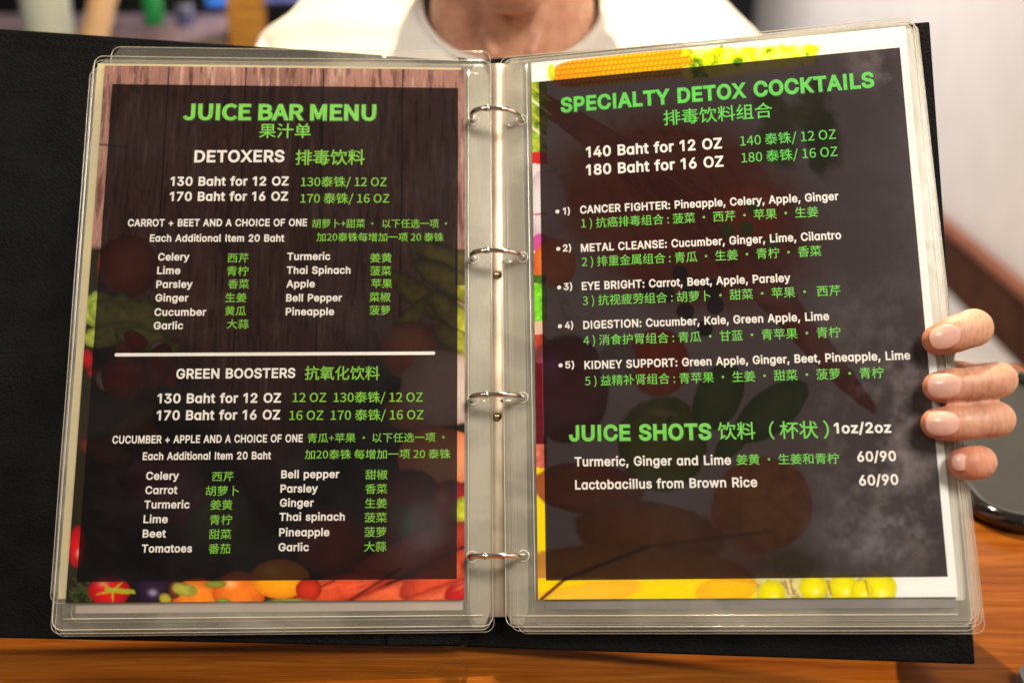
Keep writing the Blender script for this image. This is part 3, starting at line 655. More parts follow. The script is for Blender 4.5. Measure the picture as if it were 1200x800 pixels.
def fill(polys):
    vs, es, k = [], [], 0
    for p in polys:
        n = len(p); vs += [Vector((float(a), float(b))) for a, b in p]; es += [(k + i, k + (i+1) % n) for i in range(n)]; k += n
    V, _, F, _, _, _ = delaunay_2d_cdt(vs, es, [], 0, 1e-6)
    V = np.array([(v.x, v.y) for v in V]); F = np.array([f for f in F if len(f) == 3])
    if not len(F): return V, F
    c = V[F].mean(1); w = np.zeros(len(c), int)
    for p in polys:
        a = p; b = np.roll(p, -1, 0)
        up = (a[None, :, 1] <= c[:, None, 1]) & (b[None, :, 1] > c[:, None, 1]); dn = (a[None, :, 1] > c[:, None, 1]) & (b[None, :, 1] <= c[:, None, 1])
        cr = (b[None, :, 0] - a[None, :, 0])*(c[:, None, 1] - a[None, :, 1]) - (c[:, None, 0] - a[None, :, 0])*(b[None, :, 1] - a[None, :, 1])
        w += (up & (cr > 0)).sum(1) - (dn & (cr < 0)).sum(1)
    F = F[w != 0]
    ab = V[F]; sgn = np.cross(ab[:, 1] - ab[:, 0], ab[:, 2] - ab[:, 0]); F[sgn < 0] = F[sgn < 0][:, ::-1]
    return V, F

ALT = {'a': '\u0251'}
def fkey(f): return 'I' if f == 'I' else 'N'
def glyphs_needed():
    need = {'I': 'H', 'N': 'H'}
    for side in TEXT.values():
        for t in side: need[fkey(t[1])] += t[0]
    need['I'] = need['I'].replace('a', '\u0251')
    return need
OUT = {k: glyph_outlines(k, v) for k, v in glyphs_needed().items()}
for _k in ('I',):
    g = OUT[_k]; stem = min(g['i'][1], key=lambda p: p[:, 1].min()); st0 = stem - [stem[:, 0].min(), 0]; hs = st0[:, 1].max()
    Hh = max(p[:, 1].max() for p in g['H'][1])
    if 'I' in g: g['I'] = (0.222, [st0*[1, Hh/hs] + [0.079, 0]])
    if 'l' in g: g['l'] = (0.168, [st0*[1, 1.03*Hh/hs] + [0.053, 0]])
    if '1' in g and len(g['1'][1]) > 1: g['1'] = (0.36, [max(g['1'][1], key=lambda p: p[:, 1].max()) - [0.04, 0]])
    g['i'] = (g['i'][0], [p + [0, 0.030] if p[:, 1].min() > 0.2 else p for p in g['i'][1]])
SGN = {}
for k, g in OUT.items():
    p = max(g['H'][1], key=len); q = np.roll(p, -1, 0); SGN[k] = 1.0 if (p[:, 0]*q[:, 1] - q[:, 0]*p[:, 1]).sum() > 0 else -1.0
CAPH = {k: max(p[:, 1].max() for p in g['H'][1]) - min(p[:, 1].min() for p in g['H'][1]) for k, g in OUT.items()}
BASE = {k: min(p[:, 1].min() for p in g['H'][1]) for k, g in OUT.items()}
EM = {'I': 1.0, 'N': CAPH['N']/0.733}
_cache = {}
def glyph(k, ch, w):
    key = (k, ch, w)
    if key not in _cache:
        adv, ps = OUT[k][ch]
        _cache[key] = (adv, fill([grow(p, w*(CAPH[k]/0.72), SGN[k]) for p in ps]) if ps else (np.zeros((0, 2)), np.zeros((0, 3), int)))
    return _cache[key]

def text_mesh(spec, INV, parent, zmm):
    s, f, w, col, x0, x1, y0, y1, h, shadow = spec
    k = fkey(f); st = s.replace('a', '\u0251') if k == 'I' else s
    def lay(w):
        x = 0; VV, FF, n = [], [], 0
        for ch in st:
            adv, (V, F) = glyph(k, ch, w)
            if len(F): VV.append(V + [x, 0]); FF.append(F + n); n += len(V)
            x += adv + ((0.035*CAPH[k]/0.72 + (0.045 if ch == ' ' else 0)) if k == 'I' else 0.0)
        return np.concatenate(VV), np.concatenate(FF)
    def q(x, y):
        v = INV @ np.array([x, y, 1.0]); return v[:2]/v[2]
    V, F = lay(w); V = V.copy(); V[:, 1] -= BASE[k]
    A, B = q(x0, y0), q(x1, y1); px2mm = abs(q(x0, y0)[1] - q(x0, y0 - h)[1])
    if f == 'C':
        em = CAPH['N']/0.733; sy = px2mm/(0.92*em); base_shift = 0.085*em*sy
    else: sy = px2mm/CAPH[k]; base_shift = 0
    xa, xb = V[:, 0].min(), V[:, 0].max(); sx = (B[0] - A[0])/(xb - xa); slope = (B[1] - A[1])/(B[0] - A[0])
    def place(V, dz, du=0, dv=0):
        u = A[0] + (V[:, 0] - xa)*sx + du; v = A[1] - base_shift - V[:, 1]*sy + slope*(u - A[0]) + dv
        return np.stack([u*MM, -v*MM, np.full(len(u), dz*MM)], 1)
    if shadow:
        V2, F2 = lay(w + 0.035); V2 = V2.copy(); V2[:, 1] -= BASE[k]
        mesh_obj('lettering_outline', place(V2, zmm - 0.05, 0.25, 0.3), F2, INKS['d'], parent)
    return mesh_obj('text_line', place(V, zmm), F, INKS[col], parent)

def dot(u, v, r, z, mat, parent, name='bullet'):
    n = 20; return mesh_obj(name, [((u + r*math.cos(2*math.pi*k/n))*MM, (-v + r*math.sin(2*math.pi*k/n))*MM, z*MM) for k in range(n)], [tuple(range(n))], mat, parent)

M_PRINT_L = m_print('printed_vegetable_paper'); M_PRINT_R = m_print('printed_fruit_paper')

def q_(INV, x, y):
    v = INV @ np.array([x, y, 1.0]); return v[0]/v[2], v[1]/v[2]

sheetL = empty('menu_sheet', mw=FL[0])
tag(sheetL, 'printed juice bar menu sheet with pink wood plank border, left page of the binder', 'menu page', 'printed menu pages')
picture_mesh('printed_picture', WL, HL_, (4.9, 203.2, 11.4, 290.4), L_INV, paint_left, M_PRINT_L, sheetL)
for t in TEXT['L']: text_mesh(t, L_INV, sheetL, 0.16)
a = q_(L_INV, 134.3, 415.7); b = q_(L_INV, 510, 413.7); rr_ = 0.95
pts = rounded_rect(a[0], b[0], a[1] - rr_, a[1] + rr_, rr_*0.98, 5); sl = (b[1]-a[1])/(b[0]-a[0])
mesh_obj('divider_line', [(u*MM, -(v + sl*(u-a[0]))*MM, 0.16*MM) for u, v in pts][::-1], [tuple(range(len(pts)))], M_WHITEINK, sheetL)

sheetR = empty('menu_sheet', mw=FR[0])
tag(sheetR, 'printed detox cocktails menu sheet with corn and banana border, right page of the binder', 'menu page', 'printed menu pages')
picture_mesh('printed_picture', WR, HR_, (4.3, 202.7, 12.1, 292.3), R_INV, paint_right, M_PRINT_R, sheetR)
for t in TEXT['R']: text_mesh(t, R_INV, sheetR, 0.16)
for x, y in ((653.2, 248.1), (654.3, 291.7), (655.3, 336.9), (656.2, 382.2), (657, 428)):
    u, v = q_(R_INV, x, y); dot(u, v, 1.15, 0.16, M_WHITEINK, sheetR)

# ------------------------------------------------------------------ plastic sleeves
def eyelets(parent, holes, z, r=2.9):
    for u, v in holes:
        bm = bmesh.new(); tube(bm, [((u + r*math.cos(t*math.pi/10))*MM, -(v + r*math.sin(t*math.pi/10))*MM, z*MM) for t in range(20)], 0.22*MM, 6, True)
        bm_obj('punched_hole_rim', bm, M_WELD, parent, True)

HOLES_L = [q_(L_INV, *p) for p in ((555, 141), (555, 303), (554, 468), (553, 652))]
HOLES_R = [q_(R_INV, *p) for p in ((612, 141), (613, 302), (613, 466), (614, 651))]

def sleeve(name, F, u0, u1, v0, v1, z, film, inner_u, label, holes, r=5.0, skew=0.0, paper=None, pmat=None, front=False, group='clear plastic sheet sleeves'):
    ph = rnd.random()*6
    warp = lambda u, v: 0.35*math.sin(u/38 + ph)*math.sin(v/61 + ph*0.7) + (0.20*math.sin(v/17 + ph) if not front else 0)
    e = empty(name, mw=F[0]); tag(e, label, 'plastic sleeve', group)
    sheet_grid('front_film', u0, u1, v0, v1, r, z, film, e, warp, skew=skew)
    weld_loop('edge_weld_highlight', u0, u1, v0, v1, r, z, e, 0.20 if front else 0.16, skew, warp=warp)  # pale tube along the rim, paints the highlight on the film edge
    if inner_u is not None:
        bm = bmesh.new(); tube(bm, [((inner_u + skew*v)*MM, -v*MM, (z + 0.1 + warp(inner_u, v))*MM) for v in np.linspace(v0 + 6, v1 - 13, 30)], 0.22*MM, 6)
        bm_obj('seam_weld', bm, M_WELD, e, True)
        if front:
            sgn = 1 if inner_u > 100 else -1
            bm = bmesh.new(); tube(bm, [(u*MM, -(v1 - 5.5)*MM, (z + 0.1 + warp(u, v1 - 5.5))*MM) for u in np.linspace(u0 + 5, u1 - 5, 30)], 0.2*MM, 6)
            bm_obj('seam_weld', bm, M_WELD, e, True)
            sheet_grid('back_film', u0 + 0.4, u1 - 0.4, v0 + 0.4, v1 - 0.4, r, -0.45, M_FILM2, e, None, 8, 8)
    if holes: eyelets(e, holes, z + 0.2)
    if holes and not front:
        us = (u1 - 12.6, u1 - 0.5) if u1 > 215 else (u0 + 0.5, u0 + 13.5)
        sheet_grid('punched_strip', us[0], us[1], v0 + 1, v1 - 1, 3.0, z + 0.25, M_STRIP, e, warp, 8, 40)
    elif front:
        us = (u1 - 12.2, u1 - 0.9) if u1 > 215 else (u0 + 0.9, u0 + 13.0)
        sheet_grid('punched_strip', us[0], us[1], v0 + 1, v1 - 1, 3.0, -0.15, M_STRIP, e, None, 8, 40)
    if paper:
        p = sheet_grid('inner_paper', *paper, 0.3, z - 0.35, pmat, e, warp, 24, 30)
    return e

fLz, fRz = 0.85, 0.85
sleeve('sheet_sleeve', FL, -5.8, 222.2, -5.4, 314.6, fLz, M_FILM, 209.2, 'clear front sleeve over the wood bordered juice bar page', HOLES_L, front=True)
sleeve('sheet_sleeve', FR, -18.2, 210.6, -4.6, 315.6, fRz, M_FILM, -2.6, 'clear front sleeve over the detox cocktails page', HOLES_R, front=True, skew=0.004)
sleeve('sheet_sleeve', FL, -7.2, 221.2, -4.0, 316.6, -1.6, M_FILM2, None, 'milky sleeve holding a cream sheet that peeks out left of the juice bar page', HOLES_L, paper=(-5.0, 205, -2.2, 299), pmat=M_CREAM)
sleeve('sheet_sleeve', FL, 2.4, 222.0, -13.0, 311.0, -2.9, M_FILM2, None, 'milky sleeve sticking out above the juice bar page at the top left', None, paper=(4, 206.6, 3, 306.5), pmat=M_PALEPAPER)
sleeve('sheet_sleeve', FL, -9.6, 220.4, 0.0, 301.5, -4.3, M_FILM2, None, 'lowest left sleeve with its scuffed edge showing at the lower left', None, paper=(4, 204, 2, 296), pmat=M_GREYPAPER)
sleeve('sheet_sleeve', FL, -6.2, 223.0, -4.8, 318.0, -5.4, M_FILM2, None, 'backmost left sleeve, its lower edge showing below the others', None)
rs = [(-17.4, 211.4, -4.4, 317.8, -1.8, (3, 206.0, 2, 307.0), M_GREYPAPER, 'second sleeve of the right stack with a grey sheet showing below the page'),
      (-16.4, 212.2, -5.4, 313.0, -3.4, (2, 210.0, 0, 303.5), M_PAPER, 'third sleeve of the right stack with a white sheet inside'),
      (-7.0, 213.0, -4.8, 314.6, -5.2, (4, 210.0, 2, 304.0), M_PALEPAPER, 'fourth sleeve of the right stack with a rounded inner left corner'),
      (-17.0, 213.6, -5.6, 312.0, -7.2, (4, 211.0, 0, 302.0), M_CREAM, 'fifth sleeve of the right stack sticking out at the right'),
      (-16.6, 214.4, -6.4, 316.0, -9.2, (4, 212.0, 0, 303.0), M_PAPER, 'sixth sleeve of the right stack sticking out at the right'),
      (-17.2, 215.2, -6.8, 319.5, -11.0, None, None, 'backmost sleeve of the right stack lying against the black cover')]
for k, (u0, u1, v0, v1, z, pp, pm, lb) in enumerate(rs):
    sleeve('sheet_sleeve', FR, u0, u1, v0, v1, z, M_FILM2, None, lb, None, paper=pp, pmat=pm, skew=0.008 + 0.0012*k)

# ------------------------------------------------------------------ the binder
binder = empty('menu_binder', mw=Matrix.Translation(on_z(585, 762, TABLE_Z)))
tag(binder, 'open black leather ring binder standing on the table, leaning back', 'menu binder')
def to_local(p): return p - binder.matrix_world.translation
PLo = FL[4] - FL[3]*0.0095; PRo = FR[4] - FR[3]*0.0145
def cover(name, px, p0, nrm, th=0.0032):
    c = [on_plane(x, y, p0, nrm) for x, y in px]        # TL TR BR BL
    bm = bmesh.new()
    f = [bm.verts.new(to_local(p)) for p in c]; bk = [bm.verts.new(to_local(p - nrm*th)) for p in c]
    bm.faces.new((f[3], f[2], f[1], f[0])); bm.faces.new(bk)
    for k in range(4): bm.faces.new((f[k], f[(k+1) % 4], bk[(k+1) % 4], bk[k]))
    bmesh.ops.recalc_face_normals(bm, faces=bm.faces[:])
    bmesh.ops.bevel(bm, geom=bm.edges[:], offset=0.0011, segments=3, affect='EDGES', profile=0.5)
    o = bm_obj(name, bm, M_LEATHER, binder); return o, c
cl, cL = cover('left_cover', [(-150, 23), (448, 64), (448, 756.5), (-150, 744)], PLo, FL[3])
cs, cS = cover('spine_panel', [(452, 65), (541, 71.5), (541, 757), (452, 756.5)], PLo + FL[3]*0.0004, FL[3])
cr, cR = cover('right_cover', [(545, 71), (1089.5, 25), (1143, 778), (545, 757.5)], PRo, FR[3])
# hinge cloth behind the creases
for x0, x1, F, p0 in ((444, 456, FL, PLo), (537, 549, FL, PLo)):
    c = [on_plane(x, y, p0 - F[3]*0.002, F[3]) for x, y in ((x0, 67), (x1, 69), (x1, 755.5), (x0, 755.5))]
    bm = bmesh.new(); f = [bm.verts.new(to_local(p)) for p in c]; bk = [bm.verts.new(to_local(p - F[3]*0.001)) for p in c]
    bm.faces.new(f[::-1]); bm.faces.new(bk)
    for k in range(4): bm.faces.new((f[k], f[(k+1) % 4], bk[(k+1) % 4], bk[k]))
    bmesh.ops.recalc_face_normals(bm, faces=bm.faces[:]); bm_obj('hinge', bm, M_LEATHER, binder)
# stitching: individual raised stitches along the cover edges
def stitches(c, nrm, inset, edges):
    bm = bmesh.new(); cen = (c[0] + c[1] + c[2] + c[3])/4
    q = []
    for k in range(4):
        a = (c[(k+1) % 4] - c[k]).normalized(); b = (c[k-1] - c[k]).normalized(); q.append(c[k] + (a + b)*inset)
    for e in edges:
        A, B = q[e], q[(e+1) % 4]; L = (B - A).length; n = int(L/0.0036); d = (B - A)/n
        for k in range(n):
            p = A + d*k + nrm*0.0002; r_ = p + d*0.68
            side = nrm.cross(d).normalized()*0.0004
            w = nrm*(0.00035)
            vs = [bm.verts.new(to_local(v)) for v in (p - side, p + side, r_ + side, r_ - side, (p + r_)/2 - side*0.6 + w, (p + r_)/2 + side*0.6 + w)]
            bm.faces.new((vs[0], vs[1], vs[5], vs[4])); bm.faces.new((vs[4], vs[5], vs[2], vs[3])); bm.faces.new((vs[0], vs[4], vs[3])); bm.faces.new((vs[1], vs[2], vs[5]))
    return bm
o = bm_obj('stitching', stitches(cL, FL[3], 0.0042, (0, 2)), M_THREAD, binder); o['kind'] = 'stuff'
o = bm_obj('stitching', stitches(cR, FR[3], 0.0055, (0, 1, 2)), M_THREAD, binder); o['kind'] = 'stuff'
o = bm_obj('stitching', stitches(cS, FL[3], 0.0042, (2,)), M_THREAD, binder); o['kind'] = 'stuff'

# spine steel plate
def lerp(a, b, t): return a + (b - a)*t
pt = on_plane(582, 78, PLo + FL[3]*0.003, FL[3]); pb = on_plane(582, 722, PLo + FL[3]*0.003, FL[3])
ax = (pb - pt).normalized(); sd = FL[1]; bm = bmesh.new(); prof = [(-0.0100, -0.002), (-0.0085, 0.0015), (-0.0045, 0.0035), (0, 0.0042), (0.0045, 0.0035), (0.0085, 0.0015), (0.0100, -0.002)]
rws = []
for k in range(61):
    t = k/60; p = lerp(pt, pb, t); rws.append([bm.verts.new(to_local(p + sd*a + FL[3]*b)) for a, b in prof])
for k in range(60):
    for j in range(len(prof)-1): bm.faces.new((rws[k][j], rws[k+1][j], rws[k+1][j+1], rws[k][j+1]))
bm_obj('spine_plate', bm, M_OLDSTEEL, binder, True)
for k in range(4):
    A = FL[0] @ Vector((HOLES_L[k][0]*MM, -HOLES_L[k][1]*MM, 0)); B = FR[0] @ Vector((HOLES_R[k][0]*MM, -HOLES_R[k][1]*MM, 0))
    c = (A + B)/2; hx = (B - A)/2; nrm = ((FL[3] + FR[3])/2).normalized(); nrm = (nrm - hx.normalized()*nrm.dot(hx.normalized())).normalized()
    H = (0.0165, 0.0150, 0.0145, 0.0150)[k]; pts = []
    for j in range(57):
        t = math.pi*2*j/56
        ex = math.copysign(abs(math.cos(t))**0.72, math.cos(t)); ez = math.copysign(abs(math.sin(t))**0.85, math.sin(t))
        pts.append(to_local(c + hx*ex*1.0 + nrm*ez*(H if ez > 0 else 0.0085)))
    bm = bmesh.new(); tube(bm, pts[:-1], 0.00145, 12, True); bm_obj('ring', bm, M_STEEL, binder, True)
    # the closing joint of the ring, a little tooth at the top
    bm = bmesh.new(); top = to_local(c + nrm*H - hx*0.16); d = hx.normalized()*0.0016
    tube(bm, [top - d, top - d*0.4, top + d*0.4, top + d], [0.00155, 0.0019, 0.0019, 0.00155], 12); bm_obj('ring_joint', bm, M_STEEL, binder, True)
    # post on the plate, seen below the two middle rings
    if k in (0, 3): continue
    bm = bmesh.new(); bmesh.ops.create_uvsphere(bm, u_segments=14, v_segments=8, radius=0.0024, matrix=Matrix.Translation(to_local(on_plane(583, (150, 312, 478, 662)[k] + 10, PLo + FL[3]*0.0075, FL[3]))))
    bm_obj('rivet', bm, m_plain('brass_rivet', (0.75, 0.6, 0.32), 0.25, 0.1, 80, Metallic=1.0) if k == 1 else bpy.data.materials['brass_rivet'], binder, True)

# ------------------------------------------------------------------ the person
def loft(bm, pts, radii, seg=20, flat=None):
    """closed rounded limb through pts; radii may be (rx, ry)"""
    pts = [Vector(p) for p in pts]; P, Rr = [], []
    for k in range(len(pts) - 1):
        for j in range(6):
            t = j/6; i0, i1, i2, i3 = max(k-1, 0), k, k+1, min(k+2, len(pts)-1)
            cr_ = lambda a, b, c, d: 0.5*((2*b) + (c - a)*t + (2*a - 5*b + 4*c - d)*t*t + (3*b - a - 3*c + d)*t**3)
            P.append(cr_(pts[i0], pts[i1], pts[i2], pts[i3])); Rr.append(radii[k] + (radii[k+1] - radii[k])*(t*t*(3 - 2*t)))
    P.append(pts[-1]); Rr.append(radii[-1])
    # hemispherical ends
    t0 = (P[0] - P[1]).normalized(); t1 = (P[-1] - P[-2]).normalized(); r0, r1 = Rr[0], Rr[-1]
    pre = [(P[0] + t0*r0*math.sin(a), r0*math.cos(a)) for a in (1.45, 1.2, 0.9, 0.6, 0.3)]
    post = [(P[-1] + t1*r1*math.sin(a), r1*math.cos(a)) for a in (0.3, 0.6, 0.9, 1.2, 1.45)]
    Q = [p for p, _ in pre] + P + [p for p, _ in post]; S = [r for _, r in pre] + Rr + [r for _, r in post]
    tube(bm, Q, S, seg)

def ellipsoid(bm, c, r, rot=(0, 0, 0)):
    m = Matrix.Translation(c) @ Matrix.Rotation(rot[0], 4, 'X') @ Matrix.Rotation(rot[1], 4, 'Y') @ Matrix.Rotation(rot[2], 4, 'Z') @ Matrix.Diagonal((*r, 1))
    bmesh.ops.create_uvsphere(bm, u_segments=28, v_segments=18, radius=1.0, matrix=m)

def remeshed(name, bm, voxel, mat, parent, smooth_it=4, post=None):
    me = bpy.data.meshes.new('tmp'); bm.to_mesh(me); bm.free()
    ob = bpy.data.objects.new('tmp', me); COL.objects.link(ob)
    md = ob.modifiers.new('r', 'REMESH'); md.mode = 'VOXEL'; md.voxel_size = voxel; md.use_smooth_shade = True
    sm = ob.modifiers.new('s', 'SMOOTH'); sm.iterations = smooth_it; sm.factor = 0.6
    bpy.context.view_layer.update()
    m2 = bpy.data.meshes.new_from_object(ob.evaluated_get(bpy.context.evaluated_depsgraph_get()))
    COL.objects.unlink(ob); bpy.data.objects.remove(ob); m2.name = name
    m2.materials.clear(); m2.materials.append(mat); m2.shade_smooth()
    if post: post(m2)
    return link(bpy.data.objects.new(name, m2), parent)

def pagedepth(x, y):
    d = ray(x, y); return (FR[4] - CAM).dot(FR[3])/d.dot(FR[3])
person = empty('person', (0, 1.0, 0.0))
tag(person, 'person in a white round-necked T-shirt behind the binder, fingers holding its right edge', 'person')
def pl(v): return Vector(v) - Vector((0, 1.0, 0))
Z0 = CAM.z
body = bmesh.new()
# head, face, neck and upper chest, leaning forward over the table
def R_(x, y, z): return pl((x*1.06, y*1.06, Z0 + z*1.06))
def RH_(x, y, z): return R_(x, y - 0.018, z - 0.034)
ellipsoid(body, RH_(0.0, 1.015, 0.130), (0.076, 0.096, 0.092)); ellipsoid(body, RH_(0, 0.965, 0.075), (0.064, 0.066, 0.086))
ellipsoid(body, RH_(0, 0.925, 0.002), (0.030, 0.026, 0.022)); ellipsoid(body, RH_(0, 0.960, 0.018), (0.050, 0.050, 0.028))
loft(body, [RH_(0, 0.902, 0.115), RH_(0, 0.888, 0.085), RH_(0, 0.882, 0.066)], [0.007, 0.010, 0.012]); ellipsoid(body, RH_(-0.010, 0.890, 0.063), (0.007, 0.008, 0.006)); ellipsoid(body, RH_(0.010, 0.890, 0.063), (0.007, 0.008, 0.006))
ellipsoid(body, RH_(0, 0.903, 0.040), (0.022, 0.009, 0.005)); ellipsoid(body, RH_(0, 0.905, 0.030), (0.019, 0.009, 0.006))
for sx in (-1, 1):
    ellipsoid(body, RH_(sx*0.078, 1.005, 0.095), (0.008, 0.018, 0.030), (0.15, 0, 0))
    ellipsoid(body, RH_(sx*0.030, 0.915, 0.128), (0.026, 0.012, 0.008)); ellipsoid(body, RH_(sx*0.034, 0.925, 0.085), (0.022, 0.018, 0.020))
loft(body, [R_(0, 1.015, 0.07), R_(0, 1.005, 0.0), R_(0, 0.995, -0.06), R_(0, 1.0, -0.13)], [0.058, 0.062, 0.076, 0.078], 28)
ellipsoid(body, R_(0, 1.0, -0.135), (0.120, 0.070, 0.050))
ellipsoid(body, R_(0, 0.955, -0.002), (0.012, 0.012, 0.014))
for sx in (-1, 1):
    loft(body, [R_(sx*0.058, 0.995, 0.05), R_(sx*0.040, 0.955, -0.02), R_(sx*0.016, 0.925, -0.083)], [0.009, 0.007, 0.0055])
    loft(body, [R_(sx*0.12, 1.0, -0.155), R_(sx*0.175, 1.0, -0.165), R_(sx*0.205, 0.985, -0.24), R_(sx*0.235, 0.93, -0.335)], [0.046, 0.046, 0.042, 0.037], 24)
ellipsoid(body, R_(0, 1.01, -0.28), (0.165, 0.095, 0.20))
# left arm of the person: elbow by the table, forearm up to the binder edge
fing = []
def fp(x, y, dz): return pl(at(x, y, pagedepth(x, y) + dz*MM))
wrist = pl(at(1045, 590, 0.665)); palm = pl(at(1072, 500, 0.625))
loft(body, [R_(0.235, 0.93, -0.325), pl(at(1000, 640, 0.80)), wrist], [0.038, 0.036, 0.026], 24)
def put_palm(c, across, along, th, sx, sy):
    m = Matrix((( across.x, along.x, th.x, c.x), (across.y, along.y, th.y, c.y), (across.z, along.z, th.z, c.z), (0, 0, 0, 1))) @ Matrix.Diagonal((sx, sy, 0.013, 1))
    bmesh.ops.create_uvsphere(body, u_segments=24, v_segments=16, radius=1.0, matrix=m)
FINGERS = [  # tip, dip, pip, knuckle (x, y, mm behind the page), radii mm
 ([(1099, 398, -8.0), (1120, 391, -10.5), (1141, 384, -3), (1124, 390, 24), (1098, 410, 46)], [7.8, 9.4, 9.7, 9.2, 9.6]),
 ([(1100, 453, -8.5), (1116, 452, -10.5), (1136, 450, -10.5), (1171, 445, -3), (1148, 443, 26), (1108, 448, 50)], [7.8, 8.9, 8.5, 8.9, 7.8, 9.0]),
 ([(1098, 496, -8.5), (1114, 496, -10.5), (1134, 495, -10.5), (1169, 491, -3), (1146, 490, 26), (1102, 492, 50)], [7.8, 8.8, 8.4, 8.7, 7.8, 9.0]),
 ([(1130, 543, -6.5), (1138, 542, -7.5), (1148, 541, -1), (1138, 539, 22), (1092, 536, 44)], [7.9, 8.6, 8.3, 7.7, 8.6])]
for pts, rad in FINGERS:
    loft(body, [fp(*p) for p in pts] + [palm.lerp(wrist, 0.2)], [r*MM for r in rad] + [0.012], 24)
put_palm(palm, Vector(FR[2]), (wrist - palm).normalized(), Vector(FR[2]).cross((wrist - palm).normalized()), 0.040, 0.048)
loft(body, [palm.lerp(wrist, 0.6), fp(1040, 470, 40), fp(1035, 430, 32), fp(1032, 395, 29)], [0.016, 0.0125, 0.011, 0.0095], 20)
# right arm resting on the table behind the left cover
hand2 = Vector((-0.16, 0.84 - 1.0, TABLE_Z + 0.020))
loft(body, [R_(-0.235, 0.93, -0.325), hand2 + Vector((-0.05, 0.06, 0.012)), hand2], [0.038, 0.030, 0.022], 24)
ellipsoid(body, hand2 + Vector((0.04, -0.02, -0.003)), (0.046, 0.040, 0.014))
for k in range(4):
    b0 = hand2 + Vector((0.070 - 0.006*abs(k - 1.5), -0.048 + 0.020*k, -0.002)); L = (0.058, 0.070, 0.066, 0.052)[k]
    loft(body, [b0 - Vector((0.03, 0, 0)), b0, b0 + Vector((L*0.5, -0.002, 0.004)), b0 + Vector((L, -0.002, -0.009))], [0.0095, 0.0090, 0.0085, 0.0075], 16)
loft(body, [hand2 + Vector((0.01, -0.03, 0)), hand2 + Vector((0.035, -0.062, 0)), hand2 + Vector((0.070, -0.078, -0.006))], [0.013, 0.011, 0.0095], 16)
body_o = remeshed('body', body, 0.0010, M_SKIN, person, 3)
_me = body_o.data; _v = np.empty(len(_me.vertices)*3); _me.vertices.foreach_get('co', _v); _v = _v.reshape(-1, 3)
_fl = np.zeros(len(_v)); _dz = np.zeros(len(_v))
for pts, rad in FINGERS:
    tip = np.array(fp(*pts[0])); dip = np.array(fp(*pts[1])); pip = np.array(fp(*pts[2]))
    near = np.linalg.norm(_v - tip, axis=1)
    _fl = np.maximum(_fl, np.clip(1 - (near - 0.006)/0.010, 0, 1)*0.55)
    # folds of skin over the last joint
    ax = (dip - tip)/np.linalg.norm(dip - tip); t = (_v - tip) @ ax; d = np.linalg.norm(_v - tip - t[:, None]*ax, axis=1)
    L = np.linalg.norm(dip - tip)
    for k, o_ in enumerate((-0.0022, 0.0, 0.0024)):
        g = np.exp(-((t - max(L*1.02, 0.0125) - o_)/0.0007)**2)*(d < 0.0125)*(t < 0.022); _dz = np.maximum(_dz, g*(0.5 if k != 1 else 0.8))
_n = np.empty(len(_v)*3); _me.vertices.foreach_get('normal', _n); _v2 = _v - _n.reshape(-1, 3)*(_dz*0.00045)[:, None]
_me.vertices.foreach_set('co', _v2.ravel()); _me.update()
_at = _me.attributes.new('flush', 'FLOAT', 'POINT'); _at.data.foreach_set('value', _fl.astype(np.float32))

# fingernails: shallow curved shells with a pale free edge, sitting on the fingertips
def nail(center, along, out, wid, ln, rad):
    """along: towards the free edge, out: away from the finger"""
    side = along.cross(out).normalized(); out = side.cross(along).normalized() if side.cross(along).dot(out) > 0 else along.cross(side).normalized()
    n, m = 14, 22; bm = bmesh.new(); rows = []
    for j in range(m + 1):
        t = math.sin(math.pi/2*(-1 + 2*j/m)); row = []
        e = 2.0 if t < 0 else 2.3
        w = wid*max(0.02, 1 - abs(t)**e)**(1/e)*(0.97 + 0.03*t)
        for i in range(n + 1):
            s_ = -1 + 2*i/n; x = s_*w/2; ang = x/rad
            row.append(bm.verts.new(center + side*rad*math.sin(ang) + along*(t*ln/2) + out*(rad*math.cos(ang) - rad - 0.0012*t*t + 0.0003)))
        rows.append(row)
    for j in range(m):
        for i in range(n): bm.faces.new((rows[j][i], rows[j][i+1], rows[j+1][i+1], rows[j+1][i]))
    bmesh.ops.recalc_face_normals(bm, faces=bm.faces[:])
    o = bm_obj('fingernail', bm, M_NAIL, person, True)
    md = o.modifiers.new('thickness', 'SOLIDIFY'); md.thickness = 0.0009; md.offset = 0
NAILS = [((1109, 394), 0, 0, 13.2, 14.2), ((1110, 452), 1, 0, 14.2, 15.2), ((1108, 496), 2, 0, 14.2, 15.2), ((1128, 541), 3, 0, 8.6, 7.5)]
for (nx, ny), k, dz, w_, l_ in NAILS:
    tip, dip = fp(*FINGERS[k][0][0]), fp(*FINGERS[k][0][1]); al = (tip - dip).normalized()
    f = FINGERS[k]; c0 = fp(nx, ny, f[0][0][2] - 0.9)
    outv = (pl(CAM) - c0).normalized(); outv = (outv - al*outv.dot(al)).normalized()
    hit, loc, nn, _ = body_o.ray_cast(c0 + outv*0.03, -outv)
    if hit: nail(loc + outv*0.0001, al, (nn + outv).normalized(), w_*MM, l_*MM, 0.0079)

